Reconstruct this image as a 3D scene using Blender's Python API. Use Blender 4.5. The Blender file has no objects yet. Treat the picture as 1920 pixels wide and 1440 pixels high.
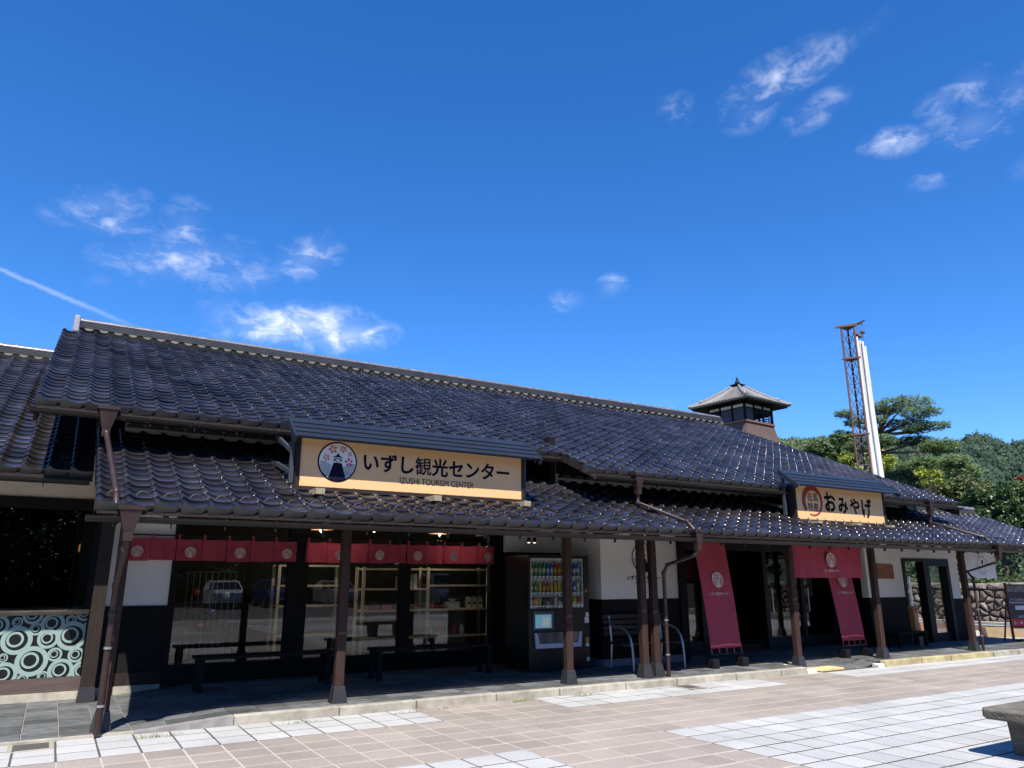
import bpy, math, random
from mathutils import Vector, Matrix, Euler
rnd = random.Random(11)
S = bpy.context.scene
COL = S.collection
PI = math.pi

# ------------------------------------------------------------------ camera
EYE = 1.55
cam_data = bpy.data.cameras.new('camera')
cam_data.sensor_width = 36.0
cam_data.lens = 1388.0 / 1920.0 * 36.0
cam_data.clip_start = 0.05
cam_data.clip_end = 3000.0
cam = bpy.data.objects.new('camera', cam_data)
COL.objects.link(cam)
PITCH = math.atan(366.0 / 1388.0)
AZ = math.atan(2385.0 / 1436.0)
FWD = Vector((math.cos(PITCH) * math.cos(AZ), math.cos(PITCH) * math.sin(AZ), math.sin(PITCH)))
cam.location = (0, 0, EYE)
cam.rotation_euler = FWD.to_track_quat('-Z', 'Y').to_euler()
S.camera = cam

# ------------------------------------------------------------------ sun, sky, exposure
SUN_TRAVEL = Vector((0.48, 1.0, -1.58)).normalized()
TO_SUN = -SUN_TRAVEL
SUN_EL = math.asin(TO_SUN.z)
SUN_ROT = math.atan2(TO_SUN.x, TO_SUN.y)
sun_data = bpy.data.lights.new('sun', 'SUN')
sun_data.energy = 5.0
sun_data.angle = math.radians(0.5)
sun_data.color = (1.0, 0.955, 0.88)
sun = bpy.data.objects.new('sun', sun_data)
COL.objects.link(sun)
sun.location = (-20, -40, 60)
sun.rotation_euler = SUN_TRAVEL.to_track_quat('-Z', 'Y').to_euler()

S.view_settings.view_transform = 'Standard'
S.view_settings.look = 'None'
S.view_settings.gamma = 1.0
S.view_settings.use_curve_mapping = False
S.view_settings.exposure = 0.95
S.cycles.use_denoising = True
S.cycles.max_bounces = 8
S.cycles.transparent_max_bounces = 16
S.cycles.sample_clamp_indirect = 6.0

SKY_STRENGTH = 0.080
world = bpy.data.worlds.new('World')
S.world = world
world.use_nodes = True
wn, wl = world.node_tree.nodes, world.node_tree.links
wn.clear()


def wnode(t, **kw):
    n = wn.new(t)
    for k, v in kw.items():
        setattr(n, k, v)
    return n


def wmath(op, a, b=None, c=None, clamp=False):
    n = wn.new('ShaderNodeMath')
    n.operation = op
    n.use_clamp = clamp
    for i, q in enumerate((a, b, c)):
        if q is None:
            continue
        if isinstance(q, (int, float)):
            n.inputs[i].default_value = q
        else:
            wl.new(q, n.inputs[i])
    return n.outputs[0]


sky = wnode('ShaderNodeTexSky', sky_type='NISHITA', sun_disc=False)
sky.sun_elevation = SUN_EL
sky.sun_rotation = SUN_ROT
sky.altitude = 50.0
sky.air_density = 1.0
sky.dust_density = 0.1
sky.ozone_density = 2.5
hs = wnode('ShaderNodeHueSaturation')
hs.inputs['Hue'].default_value = 0.5
hs.inputs['Saturation'].default_value = 1.16
hs.inputs['Value'].default_value = 1.0
wb = wnode('ShaderNodeMix', data_type='RGBA', blend_type='MULTIPLY')
wb.inputs[0].default_value = 1.0
wb.inputs[7].default_value = (0.82, 1.01, 1.37, 1)
wl.new(sky.outputs[0], wb.inputs[6])
wl.new(wb.outputs[2], hs.inputs['Color'])
tc = wnode('ShaderNodeTexCoord')
DIRV = tc.outputs['Generated']

# thin fair-weather clouds, each lobe given by azimuth/elevation (deg), half sizes (rad), tilt, strength
CLOUDS = [
    # az (from +X), el, half width, half height, roll, weight
    (90.6, 24.6, .050, .022, -.35, .72), (89.6, 23.6, .045, .016, -.1, .7), (84.8, 24.4, .026, .034, .2, .6),
    (84.6, 22.2, .085, .030, -.16, .80), (80.5, 21.4, .050, .018, -.2, .7), (75.6, 23.6, .042, .026, -.5, .82),
    (76.0, 18.55, .088, .026, -.10, 1.5), (72.2, 18.0, .060, .022, -.12, 1.4), (81.6, 18.6, .026, .028, 0, .72),
    (54.4, 21.1, .026, .014, -.1, .80), (50.7, 22.1, .020, .015, -.2, .84), (89.8, 19.8, .018, .010, -.2, .55),
    (36.6, 35.0, .066, .026, -.35, .66), (33.8, 35.2, .050, .018, -.4, .78), (33.8, 32.4, .036, .017, -.35, .66),
    (38.8, 33.2, .030, .020, -.3, .55), (28.7, 29.2, .034, .016, .15, .80), (23.6, 28.8, .038, .022, .0, .76),
    (23.4, 31.2, .026, .018, -.1, .66), (26.9, 26.2, .020, .010, .1, .6), (20.8, 25.4, .022, .014, .1, .68),
    (20.8, 30.2, .022, .026, .8, .55), (29.4, 36.4, .034, .012, -.4, .34), (44.6, 34.4, .024, .018, .4, .36),
    (50.0, 12.4, .050, .012, -.1, .5), (47.5, 12.8, .02, .01, -.1, .45), (25.6, 30.2, .022, .02, .8, .5),
]
mask = None
for az, el, sw, sh, roll, wgt in CLOUDS:
    a_, e_ = math.radians(az), math.radians(el)
    mp = wnode('ShaderNodeMapping', vector_type='TEXTURE')
    mp.inputs['Location'].default_value = (math.cos(e_) * math.cos(a_), math.cos(e_) * math.sin(a_), math.sin(e_))
    mp.inputs['Rotation'].default_value = (roll, -e_, a_)
    mp.inputs['Scale'].default_value = (0.3, sw * 1.32, sh * 1.32)
    wl.new(DIRV, mp.inputs['Vector'])
    gr = wnode('ShaderNodeTexGradient', gradient_type='SPHERICAL')
    wl.new(mp.outputs[0], gr.inputs[0])
    m_ = wmath('MULTIPLY', wmath('POWER', gr.outputs['Fac'], 0.85), wgt)
    mask = m_ if mask is None else wmath('MAXIMUM', mask, m_)
wmap = wnode('ShaderNodeMapping')
wmap.inputs['Scale'].default_value = (1.0, 1.0, 1.7)
wl.new(DIRV, wmap.inputs['Vector'])
n1 = wnode('ShaderNodeTexNoise')
n1.inputs['Scale'].default_value = 24.0
n1.inputs['Detail'].default_value = 9.0
n1.inputs['Roughness'].default_value = 0.60
n1.inputs['Distortion'].default_value = 0.35
wl.new(wmap.outputs[0], n1.inputs['Vector'])
tex = wmath('MULTIPLY', wmath('SUBTRACT', n1.outputs['Fac'], 0.47), 3.2, clamp=True)
dens = wmath('MULTIPLY', wmath('MULTIPLY', mask, 1.25), wmath('ADD', tex, wmath('MULTIPLY', mask, 0.22)), clamp=True)
dens = wmath('MULTIPLY', wmath('POWER', dens, 1.15), 0.80)
# contrail: a narrow band on a great circle, faded to its two ends
P0, P1 = Vector((-0.0931, 0.9393, 0.3302)).normalized(), Vector((0.0690, 0.9559, 0.2856)).normalized()
CN = P0.cross(P1).normalized()
vd = wnode('ShaderNodeVectorMath', operation='DOT_PRODUCT')
wl.new(DIRV, vd.inputs[0])
vd.inputs[1].default_value = CN
n2 = wnode('ShaderNodeTexNoise')
n2.inputs['Scale'].default_value = 90.0
n2.inputs['Detail'].default_value = 4.0
wl.new(DIRV, n2.inputs['Vector'])
wob = wmath('MULTIPLY', wmath('SUBTRACT', n2.outputs['Fac'], 0.5), 0.0045)
dist = wmath('ABSOLUTE', wmath('ADD', vd.outputs['Value'], wob))
band = wmath('SUBTRACT', 1.0, wmath('DIVIDE', dist, 0.0040), clamp=True)
va = wnode('ShaderNodeVectorMath', operation='DOT_PRODUCT')
wl.new(DIRV, va.inputs[0])
va.inputs[1].default_value = (-1, 0, 0)
fade = wmath('MULTIPLY', wmath('ADD', va.outputs['Value'], 0.085), 9.0, clamp=True)
front = wmath('GREATER_THAN', wmath('MULTIPLY', vd.outputs['Value'], 0.0), -1.0)
vy = wnode('ShaderNodeVectorMath', operation='DOT_PRODUCT')
wl.new(DIRV, vy.inputs[0])
vy.inputs[1].default_value = (0, 1, 0)
front = wmath('GREATER_THAN', vy.outputs['Value'], 0.3)
band = wmath('MULTIPLY', wmath('MULTIPLY', wmath('MULTIPLY', band, fade), front), 0.24)
allc = wmath('MAXIMUM', dens, band)
mix = wnode('ShaderNodeMix', data_type='RGBA')
wl.new(allc, mix.inputs[0])
wl.new(hs.outputs[0], mix.inputs[6])
mix.inputs[7].default_value = (7.4, 7.9, 8.9, 1)
bg = wnode('ShaderNodeBackground')
bg.inputs['Strength'].default_value = SKY_STRENGTH
wl.new(mix.outputs[2], bg.inputs['Color'])
wout = wnode('ShaderNodeOutputWorld')
wl.new(bg.outputs[0], wout.inputs['Surface'])


# ------------------------------------------------------------------ helpers: meshes and objects
class MB:
    """collects shapes for ONE mesh object; coordinates are world unless stated"""

    def __init__(s):
        s.v, s.f, s.m, s.sm = [], [], [], []

    def add(s, vs, fs, mi=0, smooth=False):
        b = len(s.v)
        s.v.extend([tuple(p) for p in vs])
        for f in fs:
            s.f.append([b + i for i in f])
            s.m.append(mi)
            s.sm.append(smooth)
        return s

    def box(s, x0, x1, y0, y1, z0, z1, mi=0):
        v = [(x0, y0, z0), (x1, y0, z0), (x1, y1, z0), (x0, y1, z0), (x0, y0, z1), (x1, y0, z1), (x1, y1, z1), (x0, y1, z1)]
        return s.add(v, [(3, 2, 1, 0), (4, 5, 6, 7), (0, 1, 5, 4), (1, 2, 6, 5), (2, 3, 7, 6), (3, 0, 4, 7)], mi)

    def taper(s, cx, cy, z0, z1, a0, b0, a1, b1, mi=0):
        v = [(cx - a0, cy - b0, z0), (cx + a0, cy - b0, z0), (cx + a0, cy + b0, z0), (cx - a0, cy + b0, z0),
             (cx - a1, cy - b1, z1), (cx + a1, cy - b1, z1), (cx + a1, cy + b1, z1), (cx - a1, cy + b1, z1)]
        return s.add(v, [(3, 2, 1, 0), (4, 5, 6, 7), (0, 1, 5, 4), (1, 2, 6, 5), (2, 3, 7, 6), (3, 0, 4, 7)], mi)

    def xprism(s, poly, x0, x1, mi=0):
        """poly of (y,z), extruded along x"""
        n = len(poly)
        v = [(x0, y, z) for y, z in poly] + [(x1, y, z) for y, z in poly]
        f = [tuple(range(n)), tuple(reversed(range(n, 2 * n)))]
        f += [(i, n + i, n + (i + 1) % n, (i + 1) % n) for i in range(n)]
        return s.add(v, f, mi)

    def yprism(s, poly, y0, y1, mi=0):
        n = len(poly)
        v = [(x, y0, z) for x, z in poly] + [(x, y1, z) for x, z in poly]
        f = [tuple(range(n)), tuple(reversed(range(n, 2 * n)))]
        f += [(i, n + i, n + (i + 1) % n, (i + 1) % n) for i in range(n)]
        return s.add(v, f, mi)

    def zprism(s, poly, z0, z1, mi=0):
        n = len(poly)
        v = [(x, y, z0) for x, y in poly] + [(x, y, z1) for x, y in poly]
        f = [tuple(reversed(range(n))), tuple(range(n, 2 * n))]
        f += [(i, (i + 1) % n, n + (i + 1) % n, n + i) for i in range(n)]
        return s.add(v, f, mi)

    def beam(s, p, q, w, h, mi=0, up=(0, 0, 1)):
        p, q = Vector(p), Vector(q)
        d = (q - p).normalized()
        side = d.cross(Vector(up))
        if side.length < 1e-5:
            side = d.cross(Vector((1, 0, 0)))
        side.normalize()
        u = side.cross(d)
        v = []
        for c in (p, q):
            for a, b in ((-1, -1), (1, -1), (1, 1), (-1, 1)):
                v.append(c + side * (a * w / 2) + u * (b * h / 2))
        return s.add(v, [(3, 2, 1, 0), (4, 5, 6, 7), (0, 1, 5, 4), (1, 2, 6, 5), (2, 3, 7, 6), (3, 0, 4, 7)], mi)

    def tube(s, pts, r, n=8, mi=0, cap=True, smooth=True):
        pts = [Vector(p) for p in pts]
        rr = r if isinstance(r, (list, tuple)) else [r] * len(pts)
        rings = []
        ref = None
        for i, p in enumerate(pts):
            if i == 0:
                d = pts[1] - p
            elif i == len(pts) - 1:
                d = p - pts[i - 1]
            else:
                d = (pts[i + 1] - p).normalized() + (p - pts[i - 1]).normalized()
            d.normalize()
            if ref is None:
                ref = Vector((0, 0, 1)) if abs(d.z) < .9 else Vector((1, 0, 0))
            a = d.cross(ref)
            if a.length < 1e-4:
                a = d.cross(Vector((0, 1, 0)))
            a.normalize()
            b = a.cross(d)
            ref = b
            rings.append([p + (a * math.cos(t) + b * math.sin(t)) * rr[i] for t in [2 * PI * k / n for k in range(n)]])
        v = [q for ring in rings for q in ring]
        f = []
        for i in range(len(rings) - 1):
            for k in range(n):
                f.append((i * n + k, i * n + (k + 1) % n, (i + 1) * n + (k + 1) % n, (i + 1) * n + k))
        s.add(v, f, mi, smooth)
        if cap:
            s.add(rings[0], [tuple(reversed(range(n)))], mi)
            s.add(rings[-1], [tuple(range(n))], mi)
        return s

    def lathe(s, prof, c, n=12, mi=0, smooth=True):
        """prof of (r,z) from the bottom up about the vertical through c"""
        v, f = [], []
        for r, z in prof:
            for k in range(n):
                t = 2 * PI * k / n
                v.append((c[0] + r * math.cos(t), c[1] + r * math.sin(t), c[2] + z))
        for i in range(len(prof) - 1):
            for k in range(n):
                f.append((i * n + k, i * n + (k + 1) % n, (i + 1) * n + (k + 1) % n, (i + 1) * n + k))
        s.add(v, f, mi, smooth)
        s.add(v[:n], [tuple(reversed(range(n)))], mi)
        s.add(v[-n:], [tuple(range(n))], mi)
        return s

    def mesh(s, name, mats, base=(0, 0, 0)):
        me = bpy.data.meshes.new(name)
        bx, by, bz = base
        me.from_pydata([(x - bx, y - by, z - bz) for x, y, z in s.v], [], s.f)
        for m_ in (mats if isinstance(mats, (list, tuple)) else [mats]):
            me.materials.append(m_)
        me.polygons.foreach_set('material_index', s.m)
        me.polygons.foreach_set('use_smooth', s.sm)
        me.update()
        return me

    def build(s, name, mats, parent=None, base=None, bevel=0.0, local=False):
        if parent is not None:
            b = (0, 0, 0) if local else tuple(wpos(parent))
            off = (0, 0, 0)
        else:
            if base is None:
                xs, ys, zs = zip(*s.v)
                base = ((min(xs) + max(xs)) / 2, (min(ys) + max(ys)) / 2, min(zs))
            b, off = base, base
        o = bpy.data.objects.new(name, s.mesh(name, mats, b))
        COL.objects.link(o)
        o.location = off
        if parent is not None:
            o.parent = parent
        if bevel:
            md = o.modifiers.new('soft_edges', 'BEVEL')
            md.width = bevel
            md.segments = 2
            md.limit_method = 'ANGLE'
        return o


def wpos(o):
    p = Vector(o.location)
    while o.parent is not None:
        o = o.parent
        p = p + Vector(o.location)
    return p


def tag(o, label=None, cat=None, group=None, kind=None):
    if label:
        o['label'] = label
    if cat:
        o['category'] = cat
    if group:
        o['group'] = group
    if kind:
        o['kind'] = kind
    return o


def thing(name, label, cat, loc=(0, 0, 0), group=None, kind=None):
    o = bpy.data.objects.new(name, None)
    COL.objects.link(o)
    o.location = loc
    o.empty_display_size = 0.2
    return tag(o, label, cat, group, kind)


def link(name, mesh, parent, loc=(0, 0, 0), rot=None):
    """a child that shares mesh data; loc is relative to the parent"""
    o = bpy.data.objects.new(name, mesh)
    COL.objects.link(o)
    o.parent = parent
    o.location = loc
    if rot is not None:
        o.rotation_euler = rot
    return o


# ------------------------------------------------------------------ helpers: materials
MATS = {}


def mat(name, col, rough=0.6, metal=0.0, var=0.15, scale=6.0, stretch=(1, 1, 1), bump=0.0, bscale=40.0, spec=0.5, rand=0.0,
        col2=None, coat=0.0, detail=4.0, emit=None, estr=0.0, trans=0.0, rvar=0.0, dirt=0.0, dscale=.7):
    """procedural surface: noise between two tones in world space, optional per-piece variation, bump and grain"""
    if name in MATS:
        return MATS[name]
    m = bpy.data.materials.new(name)
    m.use_nodes = True
    MATS[name] = m
    nt = m.node_tree
    N, L = nt.nodes, nt.links
    bs = N['Principled BSDF']
    geo = N.new('ShaderNodeNewGeometry')
    mp = N.new('ShaderNodeMapping')
    mp.inputs['Scale'].default_value = stretch
    L.new(geo.outputs['Position'], mp.inputs['Vector'])
    no = N.new('ShaderNodeTexNoise')
    no.inputs['Scale'].default_value = scale
    no.inputs['Detail'].default_value = detail
    no.inputs['Roughness'].default_value = 0.62
    L.new(mp.outputs[0], no.inputs['Vector'])
    rp = N.new('ShaderNodeValToRGB')
    rp.color_ramp.elements[0].position = 0.28
    rp.color_ramp.elements[1].position = 0.72
    c = Vector(col)
    lo = c * (1 - var)
    hi = c * (1 + var) if col2 is None else Vector(col2)
    rp.color_ramp.elements[0].color = (lo.x, lo.y, lo.z, 1)
    rp.color_ramp.elements[1].color = (hi.x, hi.y, hi.z, 1)
    L.new(no.outputs['Fac'], rp.inputs['Fac'])
    out = rp.outputs['Color']
    if rand:
        oi = N.new('ShaderNodeObjectInfo')
        ad = N.new('ShaderNodeMath')
        ad.operation = 'ADD'
        L.new(oi.outputs['Random'], ad.inputs[0])
        L.new(geo.outputs['Random Per Island'], ad.inputs[1])
        fr = N.new('ShaderNodeMath')
        fr.operation = 'FRACT'
        L.new(ad.outputs[0], fr.inputs[0])
        mr = N.new('ShaderNodeMapRange')
        mr.inputs['To Min'].default_value = 1 - rand
        mr.inputs['To Max'].default_value = 1 + rand
        L.new(fr.outputs[0], mr.inputs['Value'])
        mx = N.new('ShaderNodeMix')
        mx.data_type = 'RGBA'
        mx.blend_type = 'MULTIPLY'
        mx.inputs[0].default_value = 1.0
        L.new(out, mx.inputs[6])
        L.new(mr.outputs[0], mx.inputs[7])
        out = mx.outputs[2]
    if dirt:
        nd2 = N.new('ShaderNodeTexNoise')
        nd2.inputs['Scale'].default_value = dscale
        nd2.inputs['Detail'].default_value = 7.0
        nd2.inputs['Roughness'].default_value = 0.68
        L.new(geo.outputs['Position'], nd2.inputs['Vector'])
        mr3 = N.new('ShaderNodeMapRange')
        mr3.inputs['From Min'].default_value = 0.30
        mr3.inputs['From Max'].default_value = 0.62
        mr3.inputs['To Min'].default_value = 1 - dirt
        mr3.inputs['To Max'].default_value = 1.0
        L.new(nd2.outputs['Fac'], mr3.inputs['Value'])
        mx2 = N.new('ShaderNodeMix')
        mx2.data_type = 'RGBA'
        mx2.blend_type = 'MULTIPLY'
        mx2.inputs[0].default_value = 1.0
        L.new(out, mx2.inputs[6])
        L.new(mr3.outputs[0], mx2.inputs[7])
        out = mx2.outputs[2]
    L.new(out, bs.inputs['Base Color'])
    bs.inputs['Roughness'].default_value = rough
    if rvar:
        mr2 = N.new('ShaderNodeMapRange')
        mr2.inputs['To Min'].default_value = max(0.02, rough - rvar)
        mr2.inputs['To Max'].default_value = rough + rvar
        L.new(no.outputs['Fac'], mr2.inputs['Value'])
        L.new(mr2.outputs[0], bs.inputs['Roughness'])
    bs.inputs['Metallic'].default_value = metal
    bs.inputs['Specular IOR Level'].default_value = spec
    if coat:
        bs.inputs['Coat Weight'].default_value = coat
        bs.inputs['Coat Roughness'].default_value = 0.12
    if emit:
        bs.inputs['Emission Color'].default_value = (*emit, 1)
        bs.inputs['Emission Strength'].default_value = estr
    if bump:
        nb = N.new('ShaderNodeTexNoise')
        nb.inputs['Scale'].default_value = bscale
        nb.inputs['Detail'].default_value = 5.0
        L.new(mp.outputs[0], nb.inputs['Vector'])
        bp = N.new('ShaderNodeBump')
        bp.inputs['Strength'].default_value = bump
        bp.inputs['Distance'].default_value = 0.02
        L.new(nb.outputs['Fac'], bp.inputs['Height'])
        L.new(bp.outputs[0], bs.inputs['Normal'])
    if trans:
        tr = N.new('ShaderNodeBsdfTranslucent')
        L.new(out, tr.inputs['Color'])
        ms = N.new('ShaderNodeMixShader')
        ms.inputs[0].default_value = trans
        L.new(bs.outputs[0], ms.inputs[1])
        L.new(tr.outputs[0], ms.inputs[2])
        L.new(ms.outputs[0], N['Material Output'].inputs['Surface'])
    return m


def glass_mat(name, tint, refl=1.0):
    m = bpy.data.materials.new(name)
    m.use_nodes = True
    N, L = m.node_tree.nodes, m.node_tree.links
    N.remove(N['Principled BSDF'])
    fr = N.new('ShaderNodeFresnel')
    fr.inputs['IOR'].default_value = 1.52
    mu = N.new('ShaderNodeMath')
    mu.operation = 'MULTIPLY'
    mu.use_clamp = True
    mu.inputs[1].default_value = refl
    L.new(fr.outputs[0], mu.inputs[0])
    tr = N.new('ShaderNodeBsdfTransparent')
    tr.inputs['Color'].default_value = (*tint, 1)
    gl = N.new('ShaderNodeBsdfGlossy')
    gl.inputs['Roughness'].default_value = 0.0
    gl.inputs['Color'].default_value = (1, 1, 1, 1)
    ms = N.new('ShaderNodeMixShader')
    L.new(mu.outputs[0], ms.inputs[0])
    L.new(tr.outputs[0], ms.inputs[1])
    L.new(gl.outputs[0], ms.inputs[2])
    L.new(ms.outputs[0], N['Material Output'].inputs['Surface'])
    MATS[name] = m
    return m


M_TILE = mat('glazed_tile', (.125, .118, .130), rough=.17, metal=.88, var=.35, scale=1.7, spec=.6, rand=.34, col2=(.225, .198, .205), rvar=.06, dirt=.35, dscale=.9)
M_TILEGREY = mat('eave_tile_face', (.034, .030, .028), rough=.42, var=.35, scale=5, rand=.25)
M_PLASTER = mat('white_plaster', (.62, .60, .575), rough=.85, dirt=.10, dscale=1.6, var=.035, scale=1.3, bump=.06, bscale=60)
M_LIME = mat('lime_plaster', (.15, .135, .11), rough=.9, var=.25, scale=9)
M_BLACKWOOD = mat('black_boards', (.0075, .0065, .0063), rough=.7, spec=.15, var=.35, scale=9, stretch=(6, 6, .5), bump=.12)
M_DARKWOOD = mat('dark_wood', (.022, .015, .012), rough=.7, spec=.2, var=.35, scale=7, stretch=(6, 6, .5), bump=.12)
M_POST = mat('post_wood', (.034, .018, .014), rough=.7, spec=.2, var=.38, scale=8, stretch=(7, 7, .45), bump=.18, bscale=25)
M_POSTBASE = mat('post_shoe', (.022, .021, .022), rough=.42, var=.2, scale=5)
M_COPPER = mat('brown_metal', (.027, .0145, .0125), rough=.42, spec=.35, metal=.0, var=.22, scale=5, rvar=.08)
M_GUTTER = mat('gutter_metal', (.009, .007, .0065), rough=.45, spec=.3, metal=.0, var=.25, scale=4)
M_STEEL = mat('steel', (.42, .42, .43), rough=.35, metal=.9, var=.15)
M_ALU = mat('aluminium', (.36, .38, .40), rough=.38, metal=.85, var=.1)
M_GLASS = glass_mat('window_glass', (.84, .86, .84), .95)
M_DARKGLASS = glass_mat('tinted_glass', (.28, .30, .30), 1.1)
M_CLEAR = glass_mat('clear_glass', (.92, .94, .93), .8)
M_BLACK = mat('black_metal', (.008, .008, .009), rough=.45, var=.25, spec=.25)
M_CURB = mat('curb_concrete', (.34, .31, .25), rough=.88, var=.30, scale=5, bump=.25, bscale=70, dirt=.35, dscale=1.3)
M_CURBYEL = mat('curb_paint', (.36, .29, .13), rough=.8, var=.35, scale=6, bump=.2, col2=(.46, .39, .22), dirt=.3)
M_PAVEW = mat('granite_paver', (.365, .36, .35), rough=.82, var=.16, scale=55, rand=.075, bump=.10, bscale=160, detail=2, dirt=.22, dscale=.8)
M_PAVEB = mat('brown_paver', (.258, .220, .190), rough=.85, var=.16, scale=45, rand=.11, bump=.10, bscale=140, detail=3, dirt=.25, dscale=.8)
M_MORTAR = mat('mortar', (.46, .43, .375), rough=.95, var=.15, scale=3.5, col2=(.36, .33, .28), dirt=.25)
M_MORTARD = mat('dark_mortar', (.12, .108, .092), rough=.95, var=.4, scale=4, col2=(.045, .041, .035))
M_SLATE = mat('slate', (.085, .090, .092), spec=.25, rough=.6, var=.40, scale=7, stretch=(1, 3, 1), rand=.38, bump=.25, bscale=20, col2=(.15, .152, .15), dirt=.3)
M_ASPHALT = mat('asphalt', (.055, .055, .056), rough=.9, var=.2, scale=30, bump=.2, bscale=200)
M_LINE = mat('road_paint', (.72, .72, .70), rough=.7, var=.08)
M_RED = mat('red_cloth', (.39, .050, .080), rough=.85, var=.10, scale=9, trans=.30)
M_WHITECLOTH = mat('white_cloth', (.66, .64, .66), rough=.9, var=.05, trans=.25)
M_PRINTW = mat('white_print', (.46, .36, .34), rough=.8, var=.04)
M_PRINTN = mat('navy_print', (.004, .004, .018), spec=.1, rough=.7, var=.1)
M_PRINTP = mat('pink_print', (.50, .055, .12), rough=.6, var=.08)
M_PRINTR = mat('red_print', (.25, .012, .014), rough=.6, var=.15)
M_PRINTK = mat('black_print', (.005, .004, .004), spec=.1, rough=.7, var=.2)
M_SIGN = mat('sign_board', (.62, .375, .170), rough=.55, var=.05, scale=4, stretch=(.3, 1, 3))
M_SIGNROOF = mat('sign_roof_metal', (.015, .020, .030), rough=.42, metal=.25, var=.25, scale=3, stretch=(.5, 2, 2))
M_SHELF = mat('pale_wood', (.46, .39, .30), rough=.6, var=.2, scale=5, stretch=(.6, 5, 5))
M_OLDWOOD = mat('weathered_wood', (.23, .19, .13), rough=.85, var=.35, scale=9, stretch=(6, .6, 6), bump=.2)
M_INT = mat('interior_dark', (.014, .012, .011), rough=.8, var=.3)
M_RUST = mat('rusty_steel', (.105, .050, .036), rough=.75, metal=.2, var=.35, scale=3)
M_TOWERROOF = mat('tower_tile', (.155, .147, .145), rough=.5, var=.25, scale=3, rand=.15)
M_TOWERWOOD = mat('tower_board', (.085, .054, .044), rough=.75, var=.25, scale=2.2, stretch=(4, 4, .5))
M_BARK = mat('bark', (.075, .052, .040), rough=.95, var=.4, scale=4, bump=.6, bscale=12)
M_STONE = mat('wall_stone', (.125, .100, .080), rough=.92, var=.45, scale=3.6, rand=.40, bump=.6, bscale=14, col2=(.25, .205, .165))
M_GREYSTONE = mat('bench_stone', (.075, .066, .053), rough=.9, var=.4, scale=6, bump=.5, bscale=45, col2=(.15, .132, .105))
M_TACTILE = mat('tactile_yellow', (.58, .42, .19), rough=.8, var=.15, scale=12)

def SK(x):
    """the kerb line and the post row stand slightly askew to the eaves"""
    return .17 - .023 * (x - 3)



# ------------------------------------------------------------------ view test used only to choose which repeats become single objects
RIGHT = Vector((math.sin(AZ), -math.cos(AZ), 0))
UPV = RIGHT.cross(FWD)


def in_view(p, pad=30):
    q = Vector(p) - Vector((0, 0, EYE))
    z = q.dot(FWD)
    if z < .5:
        return False
    u, v = 960 + 1388 * q.dot(RIGHT) / z, 720 - 1388 * q.dot(UPV) / z
    return -pad < u < 1920 + pad and -pad < v < 1440 + pad


# ------------------------------------------------------------------ ground, road, plaza
g = MB().box(-900, 900, -900, 900, -.30, -.060)
tag(g.build('ground', mat('soil', (.16, .15, .12), rough=.95, var=.3, scale=.4), base=(0, 0, -.06)), kind='structure')
g = MB()
g.add([(-60, -90, -.052), (60, -90, -.052), (60, -7.9, -.052), (-60, -7.9, -.052)], [(0, 1, 2, 3)])
tag(g.build('car_park', M_ASPHALT, base=(0, -40, -.052)), kind='structure')
g = MB()
g.add([(25.15, -60, -.047), (29.6, -60, -.047), (29.6, 60, -.047), (25.15, 60, -.047)], [(0, 1, 2, 3)])
road = tag(g.build('road', M_ASPHALT, base=(27, 0, -.047)), kind='structure')
for xa in (25.35, 29.05):
    g = MB()
    g.add([(xa, -60, -.042), (xa + .15, -60, -.042), (xa + .15, 60, -.042), (xa, 60, -.042)], [(0, 1, 2, 3)])
    g.build('edge_line', M_LINE, road)
g = MB().box(29.6, 30.1, -40, 40, -.058, .03)
tag(g.build('road_kerb', M_CURB, base=(29.8, 0, -.05)), kind='structure')

PP = 0.344
PX0, PY0 = 4.03, 8.17
plaza = thing('plaza', None, None, (8, 2, 0), kind='structure')
g = MB().box(-14, 25.1, -7.9, 9.30, -.056, -.0030)
g.build('paver_bed', M_MORTAR, plaza)
g = MB().box(21.3, 25.1, 9.02, 40, -.056, -.004)
g.build('paver_bed', mat('pink_concrete', (.36, .31, .265), rough=.9, var=.2, scale=3), plaza)


def paver_white(i, j):
    """pale fields: three along the kerb, then wide ones; brown bands five pavers wide between them"""
    if 0 <= i < 5 or 12 <= j % 17 <= 16:
        return False
    return not (j >= 0 and 17 <= i < 22)


def paver_geo(h=.012):
    a, e, c = PP / 2 - .0085, PP / 2 - .0135, .003
    vs = [(-a, -e, -.03), (a, -e, -.03), (a, e, -.03), (-a, e, -.03), (-a, -e, -c), (a, -e, -c), (a, e, -c), (-a, e, -c)]
    b, d = a - c, e - c
    vs += [(-b, -d, 0), (b, -d, 0), (b, d, 0), (-b, d, 0)]
    fs = [(8, 9, 10, 11)]
    for k in range(4):
        n = (k + 1) % 4
        fs += [(k, n, 4 + n, 4 + k), (4 + k, 4 + n, 8 + n, 8 + k)]
    return vs, fs


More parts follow.
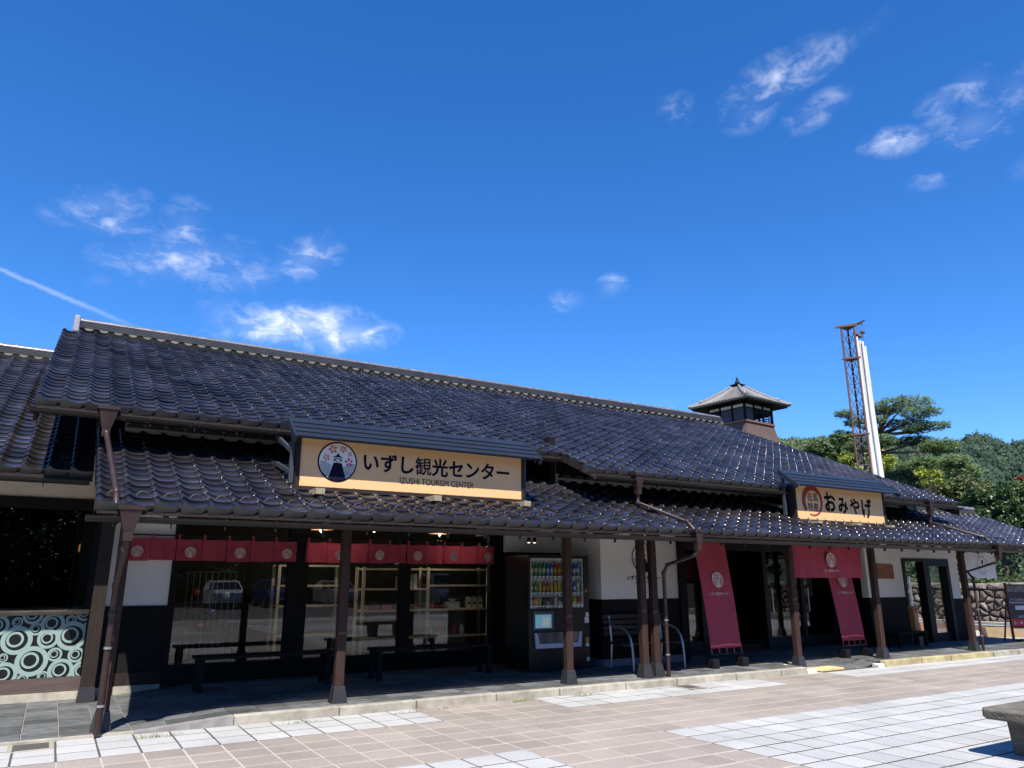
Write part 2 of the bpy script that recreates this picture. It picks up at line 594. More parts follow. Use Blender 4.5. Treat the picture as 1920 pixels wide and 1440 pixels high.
bd = MB()
XW = [-13.9, PX0, PX0 + 5 * PP, PX0 + 17 * PP, PX0 + 22 * PP, 25.0]
fields = [(XW[0], XW[1], PY0, 9.30), (XW[2], XW[3], PY0, 9.30), (XW[4], XW[5], PY0, 9.30)]
for ky in (-1, -2, -3):
    ya_ = PY0 + ky * 17 * PP
    fields += [(XW[0], XW[1], max(ya_, -7.8), ya_ + 12 * PP), (XW[2], XW[5], max(ya_, -7.8), ya_ + 12 * PP)]
for x0_, x1_, y0_, y1_ in fields:
    if y1_ > y0_:
        bd.add([(x0_, y0_, -.0016), (x1_, y0_, -.0016), (x1_, y1_, -.0016), (x0_, y1_, -.0016)], [(0, 1, 2, 3)])
bd.build('dark_bed', M_MORTARD, plaza)
pv, pf = paver_geo()
me_w = MB().add(pv, pf).mesh('paver', M_PAVEW)
me_b = MB().add(pv, pf).mesh('paver', M_PAVEB)
cells = []
for i in range(-52, 62):
    for j in range(-47, 4):
        x, y = PX0 + (i + .5) * PP, PY0 + (j + .5) * PP
        if x > 25.0 or x < -13.8 or y < -7.8:
            continue
        if y + PP / 2 > 9.0 and x > -3:
            y0 = y
            if y - PP / 2 > 8.86 + SK(x):
                continue
        cells.append((x, y, paver_white(i, j)))
GRATES = [(.045, 8.99, .30, .36), (8.39, 8.80, .36, .36)]


def near_grate(x, y):
    return any(abs(x - gx) < gw / 2 + .1 and abs(y - gy) < gh / 2 + .1 for gx, gy, gw, gh in GRATES)


vis = sorted([c for c in cells if in_view((c[0], c[1], 0)) and not near_grate(c[0], c[1])], key=lambda c: c[0] ** 2 + c[1] ** 2)
single = set((c[0], c[1]) for c in vis[:300])
rest = MB()
for x, y, wht in cells:
    dz = rnd.uniform(-.0006, .0016)
    tx, ty = rnd.uniform(-.004, .004), rnd.uniform(-.004, .004)
    if near_grate(x, y):
        continue
    if (x, y) in single:
        link('paver', me_w if wht else me_b, plaza, (x - 8, y - 2, dz), (tx, ty, rnd.uniform(-.006, .006)))
    else:
        rest.add([(x + a, y + b, c + dz + a * tx + b * ty) for a, b, c in pv], pf, 0 if wht else 1)
tag(rest.build('paver', [M_PAVEW, M_PAVEB], plaza), kind='stuff')
for k, (gx, gy, gw, gh) in enumerate(GRATES):
    # drain cover set in the paving, with cut pavers round it
    t = thing('drain_grate', ['rusty drain grate beside the leftmost downpipe', 'grey drain grate in the white paving before the twin posts'][k], 'drain grate', (gx, gy, 0), 'drain grates in the paving')
    m_ = M_RUST if k == 0 else M_STEEL
    f = MB()
    f.box(gx - gw / 2 - .04, gx + gw / 2 + .04, gy - gh / 2 - .04, gy - gh / 2, -.03, .001)
    f.box(gx - gw / 2 - .04, gx + gw / 2 + .04, gy + gh / 2, gy + gh / 2 + .04, -.03, .001)
    f.box(gx - gw / 2 - .04, gx - gw / 2, gy - gh / 2, gy + gh / 2, -.03, .001)
    f.box(gx + gw / 2, gx + gw / 2 + .04, gy - gh / 2, gy + gh / 2, -.03, .001)
    f.build('frame', M_CURB, t)
    b = MB()
    n = 12
    for q in range(n):
        yy = gy - gh / 2 + gh * (q + .5) / n
        b.box(gx - gw / 2, gx + gw / 2, yy - .009, yy + .009, -.03, -.004)
    b.box(gx - .006, gx + .006, gy - gh / 2, gy + gh / 2, -.028, -.006)
    b.build('bars', m_, t)
    b = MB().box(gx - gw / 2, gx + gw / 2, gy - gh / 2, gy + gh / 2, -.05, -.034)
    b.build('pit', M_BLACK, t)

# ------------------------------------------------------------------ raised porch floor with kerb and slates
porch = thing('porch_pavement', None, None, (8, 10, 0), kind='structure')
FZ = .10                                    # porch floor level


def floor_z(x, y=9.5):
    y = y - SK(x)
    z = FZ
    if x < .95:
        z = .025
    elif x < 1.92:
        z = .025 + (FZ - .025) * (x - .95) / .97
    if 11.25 < x < 13.25:                       # dropped entrance
        e = min(1, max(0, (9.9 - y) / .85))
        edge = min(1, (x - 11.25) / .25, (13.25 - x) / .35)
        z -= (FZ - .012) * e * max(0, edge)
    return z


b = MB()
xs = [-4, .95, 1.92, 11.25, 11.5, 12.9, 13.25, 21.2]
ys = [9.02, 9.3, 9.6, 9.9, 12.6]
vs, fs = [], []
for x in xs:
    for y in ys:
        yy = y + SK(x) if y < 12 else y
        vs.append((x, yy, floor_z(x + (1e-4 if x in (11.25, 1.92, .95) else 0), yy) - .012))
for i in range(len(xs) - 1):
    for j in range(len(ys) - 1):
        a = i * len(ys) + j
        fs.append((a, a + len(ys), a + len(ys) + 1, a + 1))
b.add(vs, fs)
b.build('slate_bed', mat('slate_grout', (.27, .25, .215), rough=.95, var=.35, scale=8), porch)
SX, SY = .331, .302


def slate_geo(sx=SX, sy=SY):
    a, c, h = sx / 2 - .004, sy / 2 - .004, .004
    vs = [(-a, -c, -.02), (a, -c, -.02), (a, c, -.02), (-a, c, -.02), (-a, -c, -h), (a, -c, -h), (a, c, -h), (-a, c, -h)]
    vs += [(-a + h, -c + h, 0), (a - h, -c + h, 0), (a - h, c - h, 0), (-a + h, c - h, 0)]
    fs = [(8, 9, 10, 11)]
    for k in range(4):
        n = (k + 1) % 4
        fs += [(k, n, 4 + n, 4 + k), (4 + k, 4 + n, 8 + n, 8 + k)]
    return vs, fs


sv, sf = slate_geo()
me_s = MB().add(sv, sf).mesh('slate', M_SLATE)
rest = MB()
TACT = [(11.30, 12.35, 8.98, 9.26), (11.30, 11.62, 9.26, 9.52)]
for i in range(-12, 63):
    for j in range(0, 11):
        x, y = .11 + i * SX, 9.17 + j * SY + SK(.11 + i * SX)
        if x > 21.0:
            continue
        z = floor_z(x, y)
        e = .05
        sx_, sy_ = (floor_z(x + e, y) - floor_z(x - e, y)) / (2 * e), (floor_z(x, y + e) - floor_z(x, y - e)) / (2 * e)
        vis_ = in_view((x, y, z)) and (y < 9.85 + SK(x) or (x < 1.25 and y < 12.1))
        if vis_:
            link('slate', me_s, porch, (x - 8, y - 10, z + rnd.uniform(-.0015, .0015)), (math.atan(sy_), -math.atan(sx_), 0))
        else:
            rest.add([(x + a, y + c_, z + h + a * sx_ + c_ * sy_) for a, c_, h in sv], sf)
tag(rest.build('slate', M_SLATE, porch), kind='stuff')
# kerb stones (each about 1.2 m)
x = 1.92
kn = 0
while x < 21.0:
    L_ = rnd.uniform(.9, 1.3)
    x1 = x + L_
    if x < 11.2 < x1 + .25:
        x1 = 11.22
    if 11.2 <= x < 13.3:
        x = 13.3
        continue
    yel = 13.29 < x < 16.6
    if yel and x1 > 16.5:
        x1 = 16.9
    k_ = MB()
    dz = rnd.uniform(-.004, .003)
    xm = (x + x1) / 2
    k_.box(x + .004, x1 - .004, 8.90 + SK(xm), 9.020 + SK(xm), -.05, FZ + .002 + dz)
    k_.build('kerb_stone', M_CURBYEL if yel else M_CURB, porch, bevel=.012)
    x = x1
k_ = MB()
SA, SB = SK(.95), SK(1.915)
k_.add([(.95, 8.90 + SA, -.05), (1.915, 8.90 + SB, -.05), (1.915, 9.02 + SB, -.05), (.95, 9.02 + SA, -.05), (.95, 8.90 + SA, .022), (1.915, 8.90 + SB, FZ), (1.915, 9.02 + SB, FZ), (.95, 9.02 + SA, .022)],
       [(3, 2, 1, 0), (4, 5, 6, 7), (0, 1, 5, 4), (1, 2, 6, 5), (2, 3, 7, 6), (3, 0, 4, 7)])
k_.build('kerb_stone', mat('grey_kerb', (.20, .185, .175), rough=.85, var=.3, scale=8), porch)
k_ = MB().box(-4, .946, 8.93 + SK(.2), 9.02 + SK(.2), -.05, .020)
k_.build('kerb_stone', M_CURB, porch)
for xa, xb in ((11.225, 11.45), (13.12, 13.295)):       # little white end blocks of the dropped kerb
    k_ = MB().box(xa, xb, 8.895 + SK(xa), 9.05 + SK(xa), -.05, .055)
    k_.build('kerb_end', mat('white_concrete', (.58, .56, .52), rough=.85, var=.15), porch, bevel=.015)
# yellow tactile tiles with their dots
t = thing('tactile_paving', 'yellow tactile paving tiles at the dropped kerb before the entrance', 'tactile paving', (11.8, 9.2, .05))
for tx in range(3):
    for ty in range(2):
        if ty == 1 and tx > 0:
            continue
        x, y = 11.46 + tx * .33, 9.11 + ty * .33
        z = floor_z(x, y) + .012
        b = MB().box(x - .16, x + .16, y - .16, y + .16, z - .03, z)
        for a in range(5):
            for c in range(5):
                b.taper(x - .125 + a * .0625, y - .125 + c * .0625, z - .002, z + .006, .016, .016, .010, .010)
        b.build('tile', M_TACTILE, t)

# ------------------------------------------------------------------ roof tiles
TW, TE = .2646, .232
PROF = [(0, .006), (.007, .022), (.021, .036), (.039, .038), (.055, .030), (.073, .013), (.108, .001), (.155, -.004), (.205, -.001), (.242, .004), (.268, .006)]


def tile_geo(kind):
    lift = .030
    n = len(PROF)
    m = MB()
    rows = [(0.0, lift - .011), (.015, lift), (TE * .5, lift * .52), (TE + .03, -.003)]
    vs = [(x, v, h + dz) for v, dz in rows for x, h in PROF]
    fs = [(r * n + k, r * n + k + 1, (r + 1) * n + k + 1, (r + 1) * n + k) for r in range(len(rows) - 1) for k in range(n - 1)]
    m.add(vs, fs, 0, True)
    # front lip
    eave = 'eave' in kind
    top = [(x, 0, h + lift - .011) for x, h in PROF]
    if eave:
        bot = [(x, .004, (-.066 if x < .10 else -.052) if x < .235 else -.012) for x, h in PROF]
    else:
        bot = [(x, .006, h + lift - .031) for x, h in PROF]
    m.add(top + bot, [(k, n + k, n + k + 1, k + 1) for k in range(n - 1)], 1 if eave else 0)
    drop = -.12 if 'rake' in kind else -.004
    m.add([(0, 0, PROF[0][1] + lift - .011), (0, TE + .03, PROF[0][1]), (0, TE + .03, drop), (0, .0, drop + .01)], [(0, 1, 2, 3)], 1 if eave else 0)
    if 'guard' in kind:
        cx, v0 = .172, .070
        pts = [(cx + .062 * math.cos(a), v0 + .020 * math.sin(a), .012 + .046 * math.sin(a)) for a in [PI * k / 6 for k in range(7)]]
        m.tube(pts, .0085, 5, 2, False)
    if 'bump' in kind:
        prof = [(-.006 + .0155 * k, .048 * math.sin(PI * k / 6) ** .8 if 0 < k < 6 else 0) for k in range(7)]
        a_ = [(x, .030, .038 + h) for x, h in prof]
        b_ = [(x, .125, .024 + h * .35) for x, h in prof]
        c_ = [(x, .026, .012) for x, h in prof]
        m.add(a_ + b_, [(k, k + 1, 8 + k, 7 + k) for k in range(6)], 2, True)
        m.add(a_ + c_, [(k, 7 + k, 8 + k, k + 1) for k in range(6)], 2)
    return m


M_GUARD = mat('snow_guard_tile', (.022, .020, .020), rough=.6, var=.3)
TILE_MATS = [M_TILE, M_TILEGREY, M_GUARD]
TILE_CACHE = {}


def tile_of(kind):
    if kind not in TILE_CACHE:
        g_ = tile_geo(kind)
        TILE_CACHE[kind] = (g_, g_.mesh('roof_tile', TILE_MATS))
    return TILE_CACHE[kind]


class TileSet:
    """all tiles of one building; the 300 nearest in view become objects, the others one mesh per roof"""

    def __init__(s):
        s.t = []

    def put(s, part, x, y, z, th, kind, shown=True):
        j = (rnd.uniform(-.010, .010), rnd.uniform(-.010, .010), rnd.uniform(-.006, .006))
        s.t.append((part, x, y, z + rnd.uniform(-.0025, .0025), th, j, kind, shown))

    def finish(s, limit=300):
        c = [(x * x + y * y + (z - EYE) ** 2, i) for i, (part, x, y, z, th, j, kind, sh) in enumerate(s.t) if sh and in_view((x, y, z), 5)]
        c.sort()
        one = set(i for d, i in c[:limit])
        rest = {}
        for i, (part, x, y, z, th, j, kind, sh) in enumerate(s.t):
            g_, me = tile_of(kind)
            if i in one:
                w = wpos(part)
                link('roof_tile', me, part, (x - w.x, y - w.y, z - w.z), (th + j[0], j[1], j[2]))
            else:
                R = Matrix.Translation((x, y, z)) @ Euler((th + j[0], j[1], j[2])).to_matrix().to_4x4()
                mb = rest.setdefault(part.name, (part, MB()))[1]
                b = len(mb.v)
                mb.v.extend([tuple(R @ Vector(p)) for p in g_.v])
                mb.f.extend([[b + q for q in f] for f in g_.f])
                mb.m.extend(g_.m)
                mb.sm.extend(g_.sm)
        for part, mb in rest.values():
            tag(mb.build('roof_tile', TILE_MATS, part), kind='stuff')


# ------------------------------------------------------------------ the long main building
SM = .4378
TH = math.atan(SM)
CT = math.cos(TH)
SC = .41
THC = math.atan(SC)
CC = math.cos(THC)
HY, HZ = 9.49, 3.258                       # main roof: foot of the long slope
XA0, XS, XB1 = -.45, -.45 + 29 * TW, -.45 + 69 * TW
NR = 33
RY, RZ = HY + NR * TE * CT, HZ + NR * TE * CT * SM
hall = thing('shop_building', 'long black and white shop building with dark glazed tile roofs and a posted porch', 'building', (8.7, 12.0, 0))
z_at = lambda y: HZ + (y - HY) * SM
CY0, CZ0 = 8.50, 2.270
zc_at = lambda y: CZ0 + (y - CY0) * SC
CX0 = .28
CX1 = CX0 + 78 * TW

# decks
d = MB()
back = RY + (RY - HY)
for x0, x1, ya in ((XA0 + .02, XS, HY + 4 * TE * CT), (XS, XB1, HY)):
    za = z_at(ya)
    yr = RY + .12
    d.xprism([(ya + .03, za - .015), (yr, z_at(yr) - .015), (back + .24, za - .015), (back + .24, za - .14), (yr, z_at(yr) - .16), (ya + .03, za - .115)], x0, x1)
main_roof = d.build('main_roof', M_DARKWOOD, hall)
d = MB()
yt = 11.62
d.xprism([(CY0 + .03, zc_at(CY0 + .03) - .015), (yt, zc_at(yt) - .015), (yt, zc_at(yt) - .11), (CY0 + .03, zc_at(CY0 + .03) - .095)], CX0 + .02, XS + .1)
yt = 10.80
d.xprism([(CY0 + .03, zc_at(CY0 + .03) - .015), (yt, zc_at(yt) - .015), (yt, zc_at(yt) - .11), (CY0 + .03, zc_at(CY0 + .03) - .095)], XS + .1, 17.55)
yt, ye = 10.62, 12.6
d.xprism([(CY0 + .03, zc_at(CY0 + .03) - .015), (yt, zc_at(yt) - .015), (ye, zc_at(yt) - .015 - (ye - yt) * SC), (ye, zc_at(yt) - .11 - (ye - yt) * SC),
          (yt, zc_at(yt) - .11), (CY0 + .03, zc_at(CY0 + .03) - .095)], 17.55, CX1)
porch_roof = d.build('porch_roof', M_DARKWOOD, hall)

ts = TileSet()
for c in range(69):
    x = XA0 + c * TW
    for r in range(0, NR):
        if r < 4 and c < 29:
            continue
        y, z = HY + r * TE * CT, HZ + r * TE * CT * SM
        first = r == (4 if c < 29 else 0)
        k = 'eave' if first else 'plain'
        rr = r - (4 if c < 29 else 0)
        if rr == 1:
            k = 'bump'
        elif rr > 3 and ((rr % 8 == 4 and c % 4 == 1) or (rr % 8 == 0 and c % 4 == 3)):
            k = 'bump'
        if c == 0 or (c == 29 and r < 4):
            k += ' rake'
        ts.put(main_roof, x, y, z, TH, k)
for c in range(78):
    x = CX0 + c * TW
    nr = 15 if x < XS - .2 else (11 if x < 17.6 else 10)
    for r in range(nr):
        y, z = CY0 + r * TE * CC, CZ0 + r * TE * CC * SC
        k = 'eave' if r == 0 else ('guard' if r == 1 else 'plain')
        if c == 0:
            k += ' rake'
        ts.put(porch_roof, x, y, z, THC, k, shown=r < 9)
ts.finish()


# ridge of the main roof: courses of flat tiles, cap tiles, lime half moons, end block
def ridge(part, x0, x1, y, z, layers=4, h=.042, w0=.20, capr=.072, moons=True, x_moon0=None, col0=None, mats=None):
    m = MB()
    for k in range(layers):
        ww = w0 - k * .016
        m.box(x0, x1, y - ww, y + ww, z + k * h + .012, z + (k + 1) * h)
        m.box(x0, x1, y - ww + .022, y + ww - .022, z + k * h, z + k * h + .0115)
    m.build('ridge_course', mat('ridge_tile', (.036, .033, .033), rough=.40, var=.35, scale=3, spec=.5), part)
    zz = z + layers * h + .012
    g_ = MB()
    n = 8
    ring = [(capr * math.cos(PI * k / n), capr * .95 * math.sin(PI * k / n)) for k in range(n + 1)]
    L_ = TW
    for (xa, xb, s_) in ((0, .035, 1.14), (.035, L_ - .004, 1.0)):
        v = [(xa, a * s_, b * s_) for a, b in ring] + [(xb, a * s_, b * s_) for a, b in ring]
        g_.add(v, [(k, k + 1, n + 2 + k, n + 1 + k) for k in range(n)], 0, True)
        g_.add(v[:n + 1], [tuple(range(n + 1))], 0)
        g_.add(v[n + 1:], [tuple(range(n + 1))], 0)
    me = g_.mesh('ridge_cap_tile', mats or mat('silver_tile', (.20, .18, .18), rough=.30, metal=.35, var=.25, spec=.8, rand=.15))
    w = wpos(part)
    k = 0
    while x0 + k * L_ < x1 - .1:
        link('ridge_cap_tile', me, part, (x0 + k * L_ - w.x, y - w.y, zz - w.z))
        k += 1
    if moons:
        mm = MB()
        x = col0
        while x < x1:
            cx = x + .178
            if cx > x0:
                n2 = 8
                pts = [(cx + .080 * math.cos(PI + PI * q / n2), z - .002 + .046 * math.sin(PI + PI * q / n2)) for q in range(n2 + 1)]
                v = [(a, y - w0 - .012, b) for a, b in pts] + [(a, y - w0 + .06, b + .02) for a, b in pts]
                mm.add(v, [tuple(range(n2 + 1))] + [(q, q + 1, n2 + 2 + q, n2 + 1 + q) for q in range(n2)])
            x += TW
        tag(mm.build('lime_half_moons', M_LIME, part), kind='stuff')


ridge(main_roof, XA0 + .28, XB1 - .02, RY + .12, RZ + .075, col0=XA0)
e = MB()
e.box(XA0 + .17, XA0 + .275, RY - .11, RY + .35, RZ - .02, RZ + .32)
e.build('ridge_end_block', mat('pale_ridge_block', (.24, .24, .25), rough=.5, var=.15), main_roof, bevel=.02)
e = MB()
pts = []
for k in range(10):
    e_y = HY + (4 + k * 3.2) * TE * CT
# gable-edge boards
for xx, ya in ((XA0 + .03, HY + 4 * TE * CT), (XB1 - .03, HY)):
    m = MB().xprism([(ya, z_at(ya) - .10), (RY, RZ - .10), (RY, RZ - .34), (ya, z_at(ya) - .30)], xx - .02, xx + .02)
    m.build('barge_board', M_DARKWOOD, main_roof)
# small ridge over the porch's free end
ridge(porch_roof, 17.55, CX1 - .35, 10.72, zc_at(10.60) + .06, layers=3, w0=.16, col0=CX0 + 65 * TW)

# upper walls between porch roof and main eaves
w = MB()
w.box(.62, XS + .16, 11.60, 11.75, 2.55, 4.15, 0)
w.build('upper_wall', mat('grey_plaster', (.40, .385, .37), rough=.9, var=.08, scale=2), hall)
w = MB().box(XS + .14, 17.50, 10.76, 10.90, 2.55, 3.72)
w.build('upper_wall', MATS['grey_plaster'], hall)
w = MB().box(XS + .02, XS + .14, 10.745, 11.60, 2.9, 4.0)
w.build('upper_wall_return', M_BLACKWOOD, hall)
for x0, x1, yy in ((.60, XS, 11.60), (XS + .16, 17.5, 10.76)):
    za = z_at(yy)
    m = MB()
    m.box(x0, x1, yy - .05, yy - .002, za - .34, za - .16)
    m.build('wall_plate', M_BLACKWOOD, hall)
    m = MB()
    zc = zc_at(yy)
    m.box(x0, x1, yy - .06, yy - .003, zc + .15, zc + .27)
    m.build('flashing_board', M_BLACKWOOD, hall)
    # curved flashing tiles along the wall foot
    n = int((x1 - x0) / TW)
    fm = MB()
    for q in range(n):
        cx = x0 + (q + .5) * TW
        pr = [(cx + .12 * math.cos(PI * s_ / 6), zc + .06 + .075 * math.sin(PI * s_ / 6)) for s_ in range(7)]
        v = [(a, yy - .14, b) for a, b in pr] + [(a, yy - .02, b + .02) for a, b in pr]
        fm.add(v, [(s_, s_ + 1, 8 + s_, 7 + s_) for s_ in range(6)] + [tuple(range(7))], 0, False)
    tag(fm.build('flashing_tiles', M_GUARD, hall), kind='stuff')
    x = x0 + .9
    while x < x1 - .3:
        m = MB().box(x - .06, x + .06, yy - .03, yy - .001, zc + .27, za - .16)
        m.build('wall_stud', M_BLACKWOOD, hall)
        x += 1.82

# body of the hall
w = MB()
w.box(.30, .45, 12.3, 23.5, 0, 3.45)
w.build('side_wall', M_PLASTER, hall)
w = MB()
w.add([(.40, HY + 1.8, z_at(HY + 1.8) - .12), (.40, RY, RZ - .16), (.40, back - 1.6, z_at(HY + 1.8) - .12)], [(0, 1, 2)])
w.build('gable_wall', M_BLACKWOOD, hall)
w = MB()
w.add([(17.4, HY + 1.3, z_at(HY + 1.3) - .12), (17.4, RY, RZ - .16), (17.4, back - 1.0, z_at(HY + 1.3) - .12)], [(0, 1, 2)])
w.build('gable_wall', M_BLACKWOOD, hall)
w = MB().box(17.05, 17.2, 10.92, 23.5, 0, 3.8)
w.build('side_wall', M_BLACKWOOD, hall)
w = MB().box(.45, 17.05, 23.35, 23.5, 0, 3.6)
w.build('back_wall', M_PLASTER, hall)
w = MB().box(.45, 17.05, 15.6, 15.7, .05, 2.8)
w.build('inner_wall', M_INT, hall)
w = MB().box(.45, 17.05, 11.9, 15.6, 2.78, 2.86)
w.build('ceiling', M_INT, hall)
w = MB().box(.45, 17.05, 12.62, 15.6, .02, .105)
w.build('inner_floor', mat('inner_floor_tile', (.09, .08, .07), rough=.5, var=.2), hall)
w = MB().box(.66, 17.2, 10.95, 11.9, 2.70, 2.76)
w.build('porch_ceiling', M_BLACKWOOD, hall)

FY = 12.15
# shop window front, left half
m = MB().box(.62, 1.49, FY - .02, FY + .13, .30, 1.165)
m.build('wainscot', M_BLACKWOOD, hall)
m = MB().box(.62, 1.50, FY - .045, FY + .13, .13, .297)
m.build('wainscot_base', M_DARKWOOD, hall)
m = MB().box(-.2, 1.50, FY - .06, FY + .13, .0, .128)
m.build('footing', M_CURB, hall)
m = MB().box(.62, 1.49, FY, FY + .13, 1.168, 2.72)
m.build('plaster_panel', M_PLASTER, hall)
m = MB().box(.615, 1.49, FY - .028, FY - .001, 1.150, 1.185)
m.build('rail', M_BLACKWOOD, hall)
for x0, x1 in ((1.49, 1.585), (3.19, 3.50), (5.09, 5.27), (6.85, 7.10)):
    m = MB().box(x0, x1, FY - .04, FY + .12, .1, 2.72)
    m.build('window_post', M_BLACKWOOD, hall)
for x0, x1 in ((1.585, 3.19), (3.50, 5.09), (5.27, 6.85)):
    win = MB().box(x0, x1, FY - .03, FY + .10, .09, .36).build('shop_window', M_BLACKWOOD, hall)
    f = MB()
    f.box(x0, x1, FY - .02, FY + .08, 2.60, 2.72)
    f.build('head', M_BLACKWOOD, win)
    f = MB().box(x0, x1, FY + .028, FY + .036, .36, 2.60)
    f.build('pane', M_GLASS, win)
# recess of the drinks machine
m = MB().box(7.10, 8.30, 11.98, 12.10, .1, 2.03)
m.build('recess_boards', M_BLACKWOOD, hall)
m = MB().box(7.10, 8.30, 12.0, 12.10, 2.033, 2.72)
m.build('plaster_panel', M_PLASTER, hall)
# projecting room, white over black
BX0, BX1, BY = 8.29, 10.12, 10.73
m = MB().box(BX0, BX1, BY, 12.1, 1.207, 2.72)
m.build('plaster_panel', M_PLASTER, hall)
m = MB().box(BX0 - .012, BX1 + .012, BY - .015, 12.1, .22, 1.205)
m.build('wainscot', M_BLACKWOOD, hall)
m = MB().box(BX0 - .02, BX1 + .02, BY - .04, 12.1, .02, .218)
m.build('footing', mat('grey_footing', (.16, .165, .18), rough=.7, var=.15), hall)
m = MB().box(BX1 - .02, BX1 + .16, BY - .05, 12.1, .1, 2.72)
m.build('corner_post', M_BLACKWOOD, hall)
# entrance: glazed screen set back
EY = 11.55
for x0, x1 in ((10.28, 10.42), (11.45, 11.57), (13.35, 13.47), (14.55, 14.66), (15.70, 15.86)):
    m = MB().box(x0, x1, EY - .05, EY + .06, .1, 2.72)
    m.build('door_post', M_BLACK, hall)
m = MB().box(10.28, 15.86, EY - .045, EY + .055, 2.14, 2.70)
m.build('transom', M_BLACK, hall)
for x0, x1 in ((10.42, 11.45), (13.47, 14.55), (14.66, 15.70)):
    dr = MB().box(x0, x1, EY - .03, EY + .03, .1, .34).build('glass_door', M_BLACK, hall)
    MB().box(x0, x1, EY - .004, EY + .004, .34, 2.14).build('pane', M_GLASS, dr)
    MB().box(x0 + .08, x0 + .11, EY - .07, EY - .03, .85, 1.35).build('handle', M_STEEL, dr)
# right-hand screen wall with a doorway
m = MB().box(15.86, 17.25, BY, BY + .16, 1.147, 2.55)
m.build('plaster_panel', M_PLASTER, hall)
m = MB().box(15.86, 17.25, BY - .015, BY + .16, .1, 1.145)
m.build('wainscot', M_BLACKWOOD, hall)
m = MB().box(17.25, 19.20, BY, BY + .16, 2.03, 2.55)
m.build('plaster_panel', M_PLASTER, hall)
m = MB().box(19.20, 19.62, BY, BY + .16, 1.083, 2.55)
m.build('plaster_panel', M_PLASTER, hall)
m = MB().box(19.20, 19.66, BY - .015, BY + .18, .1, 1.08)
m.build('wainscot', M_BLACKWOOD, hall)
dr = MB()
for x0, x1 in ((17.25, 17.36), (18.10, 18.32), (19.08, 19.20)):
    dr.box(x0, x1, BY - .03, BY + .17, .1, 2.03)
dr.box(17.36, 18.10, BY - .028, BY + .168, 1.96, 2.03)
dr.box(18.32, 19.08, BY - .028, BY + .168, 1.86, 2.03)
dr = dr.build('porch_doorway', M_BLACK, hall)
MB().box(18.32, 19.08, BY + .05, BY + .10, .1, .30).build('bottom_rail', M_BLACK, dr)
MB().box(18.32, 19.08, BY + .07, BY + .078, .30, 1.86).build('pane', M_CLEAR, dr)

# porch posts with black shoes
POSTS = [(.645, 9.30), (3.178, 9.25), (6.565, 9.25), (7.965, 9.25), (8.215, 9.27), (11.40, 9.25), (13.745, 9.25), (16.80, 9.25)]
for i, (x, y) in enumerate(POSTS):
    y = y - .02 + SK(x) * (.5 if i == 0 else 1)
    z0 = floor_z(x, y)
    p = MB()
    hw, ch, zt = .057, .013, 2.46
    oc = [(-hw + ch, -hw), (hw - ch, -hw), (hw, -hw + ch), (hw, hw - ch), (hw - ch, hw), (-hw + ch, hw), (-hw, hw - ch), (-hw, -hw + ch)]
    v = [(x + a, y + b, z0 + .15) for a, b in oc] + [(x + a, y + b, zt) for a, b in oc]
    p.add(v, [(k, (k + 1) % 8, 8 + (k + 1) % 8, 8 + k) for k in range(8)] + [tuple(range(8, 16))])
    po = p.build('porch_post', M_POST, hall)
    s_ = MB().taper(x, y, z0 - .01, z0 + .19, .098, .098, .066, .066)
    s_.build('shoe', M_POSTBASE, po, bevel=.006)
p = MB().box(.50, .66, 11.55, 11.71, .18, 2.75)
po = p.build('porch_post', M_DARKWOOD, hall)
MB().taper(.58, 11.63, .02, .21, .105, .105, .088, .088).build('shoe', M_POSTBASE, po)
m = MB().box(.45, 20.6, 9.17, 9.33, 2.30, 2.47)
m.build('porch_beam', M_DARKWOOD, hall)
for x in [.645, 3.178, 6.565, 8.2, 11.4, 13.745, 16.8, 19.6]:
    m = MB().box(x - .05, x + .05, 9.33, 12.1 if x < 7 else 10.75, 2.30, 2.44)
    m.build('tie_beam', M_DARKWOOD, hall)
rg = MB().beam((0, CY0 + .12, zc_at(CY0 + .12) - .13), (0, 10.7, zc_at(10.7) - .15), .05, .07).mesh('rafter', M_DARKWOOD)
x = .5
while x < 20.8:
    link('rafter', rg, hall, (x - 8.7, -12, 0))
    x += .455


# gutters, leader heads, downpipes
def gutter(x0, x1, y, z, r=.055):
    pr = [(y + r * math.cos(a), z + r * math.sin(a)) for a in [PI + PI * k / 8 for k in range(9)]]
    pi_ = [(y + (r - .006) * math.cos(a), z + (r - .006) * math.sin(a)) for a in [2 * PI - PI * k / 8 for k in range(9)]]
    m = MB().xprism([(y - r - .006, z + .006)] + pr + [(y + r + .006, z + .006)] + pi_, x0, x1)
    x = x0 + .25
    while x < x1:
        m.box(x - .007, x + .007, y - r - .010, y - r + .004, z - .010, z + .010, 1)
        m.box(x - .006, x + .006, y - .02, y + .02, z - r - .045, z - r + .002, 0)
        x += .53
    return m.build('gutter', [M_GUTTER, M_COPPER], hall)


gutter(.21, CX1 + .05, CY0 - .02, CZ0 - .115)
gutter(XA0 - .04, XS - .05, HY + 4 * TE * CT - .03, z_at(HY + 4 * TE * CT) - .115, .05)
gutter(XS + .02, XB1 + .05, HY - .03, HZ - .115, .05)


def leader(x, y, z, top=.11, bot=.05, h=.24):
    m = MB()
    m.taper(x, y, z - h, z, bot, bot, top, top * .8)
    m.box(x - top - .012, x + top + .012, y - top * .8 - .012, y + top * .8 + .012, z - .012, z + .03)
    m.taper(x, y, z - h - .10, z - h, .042, .042, .046, .046)
    return m


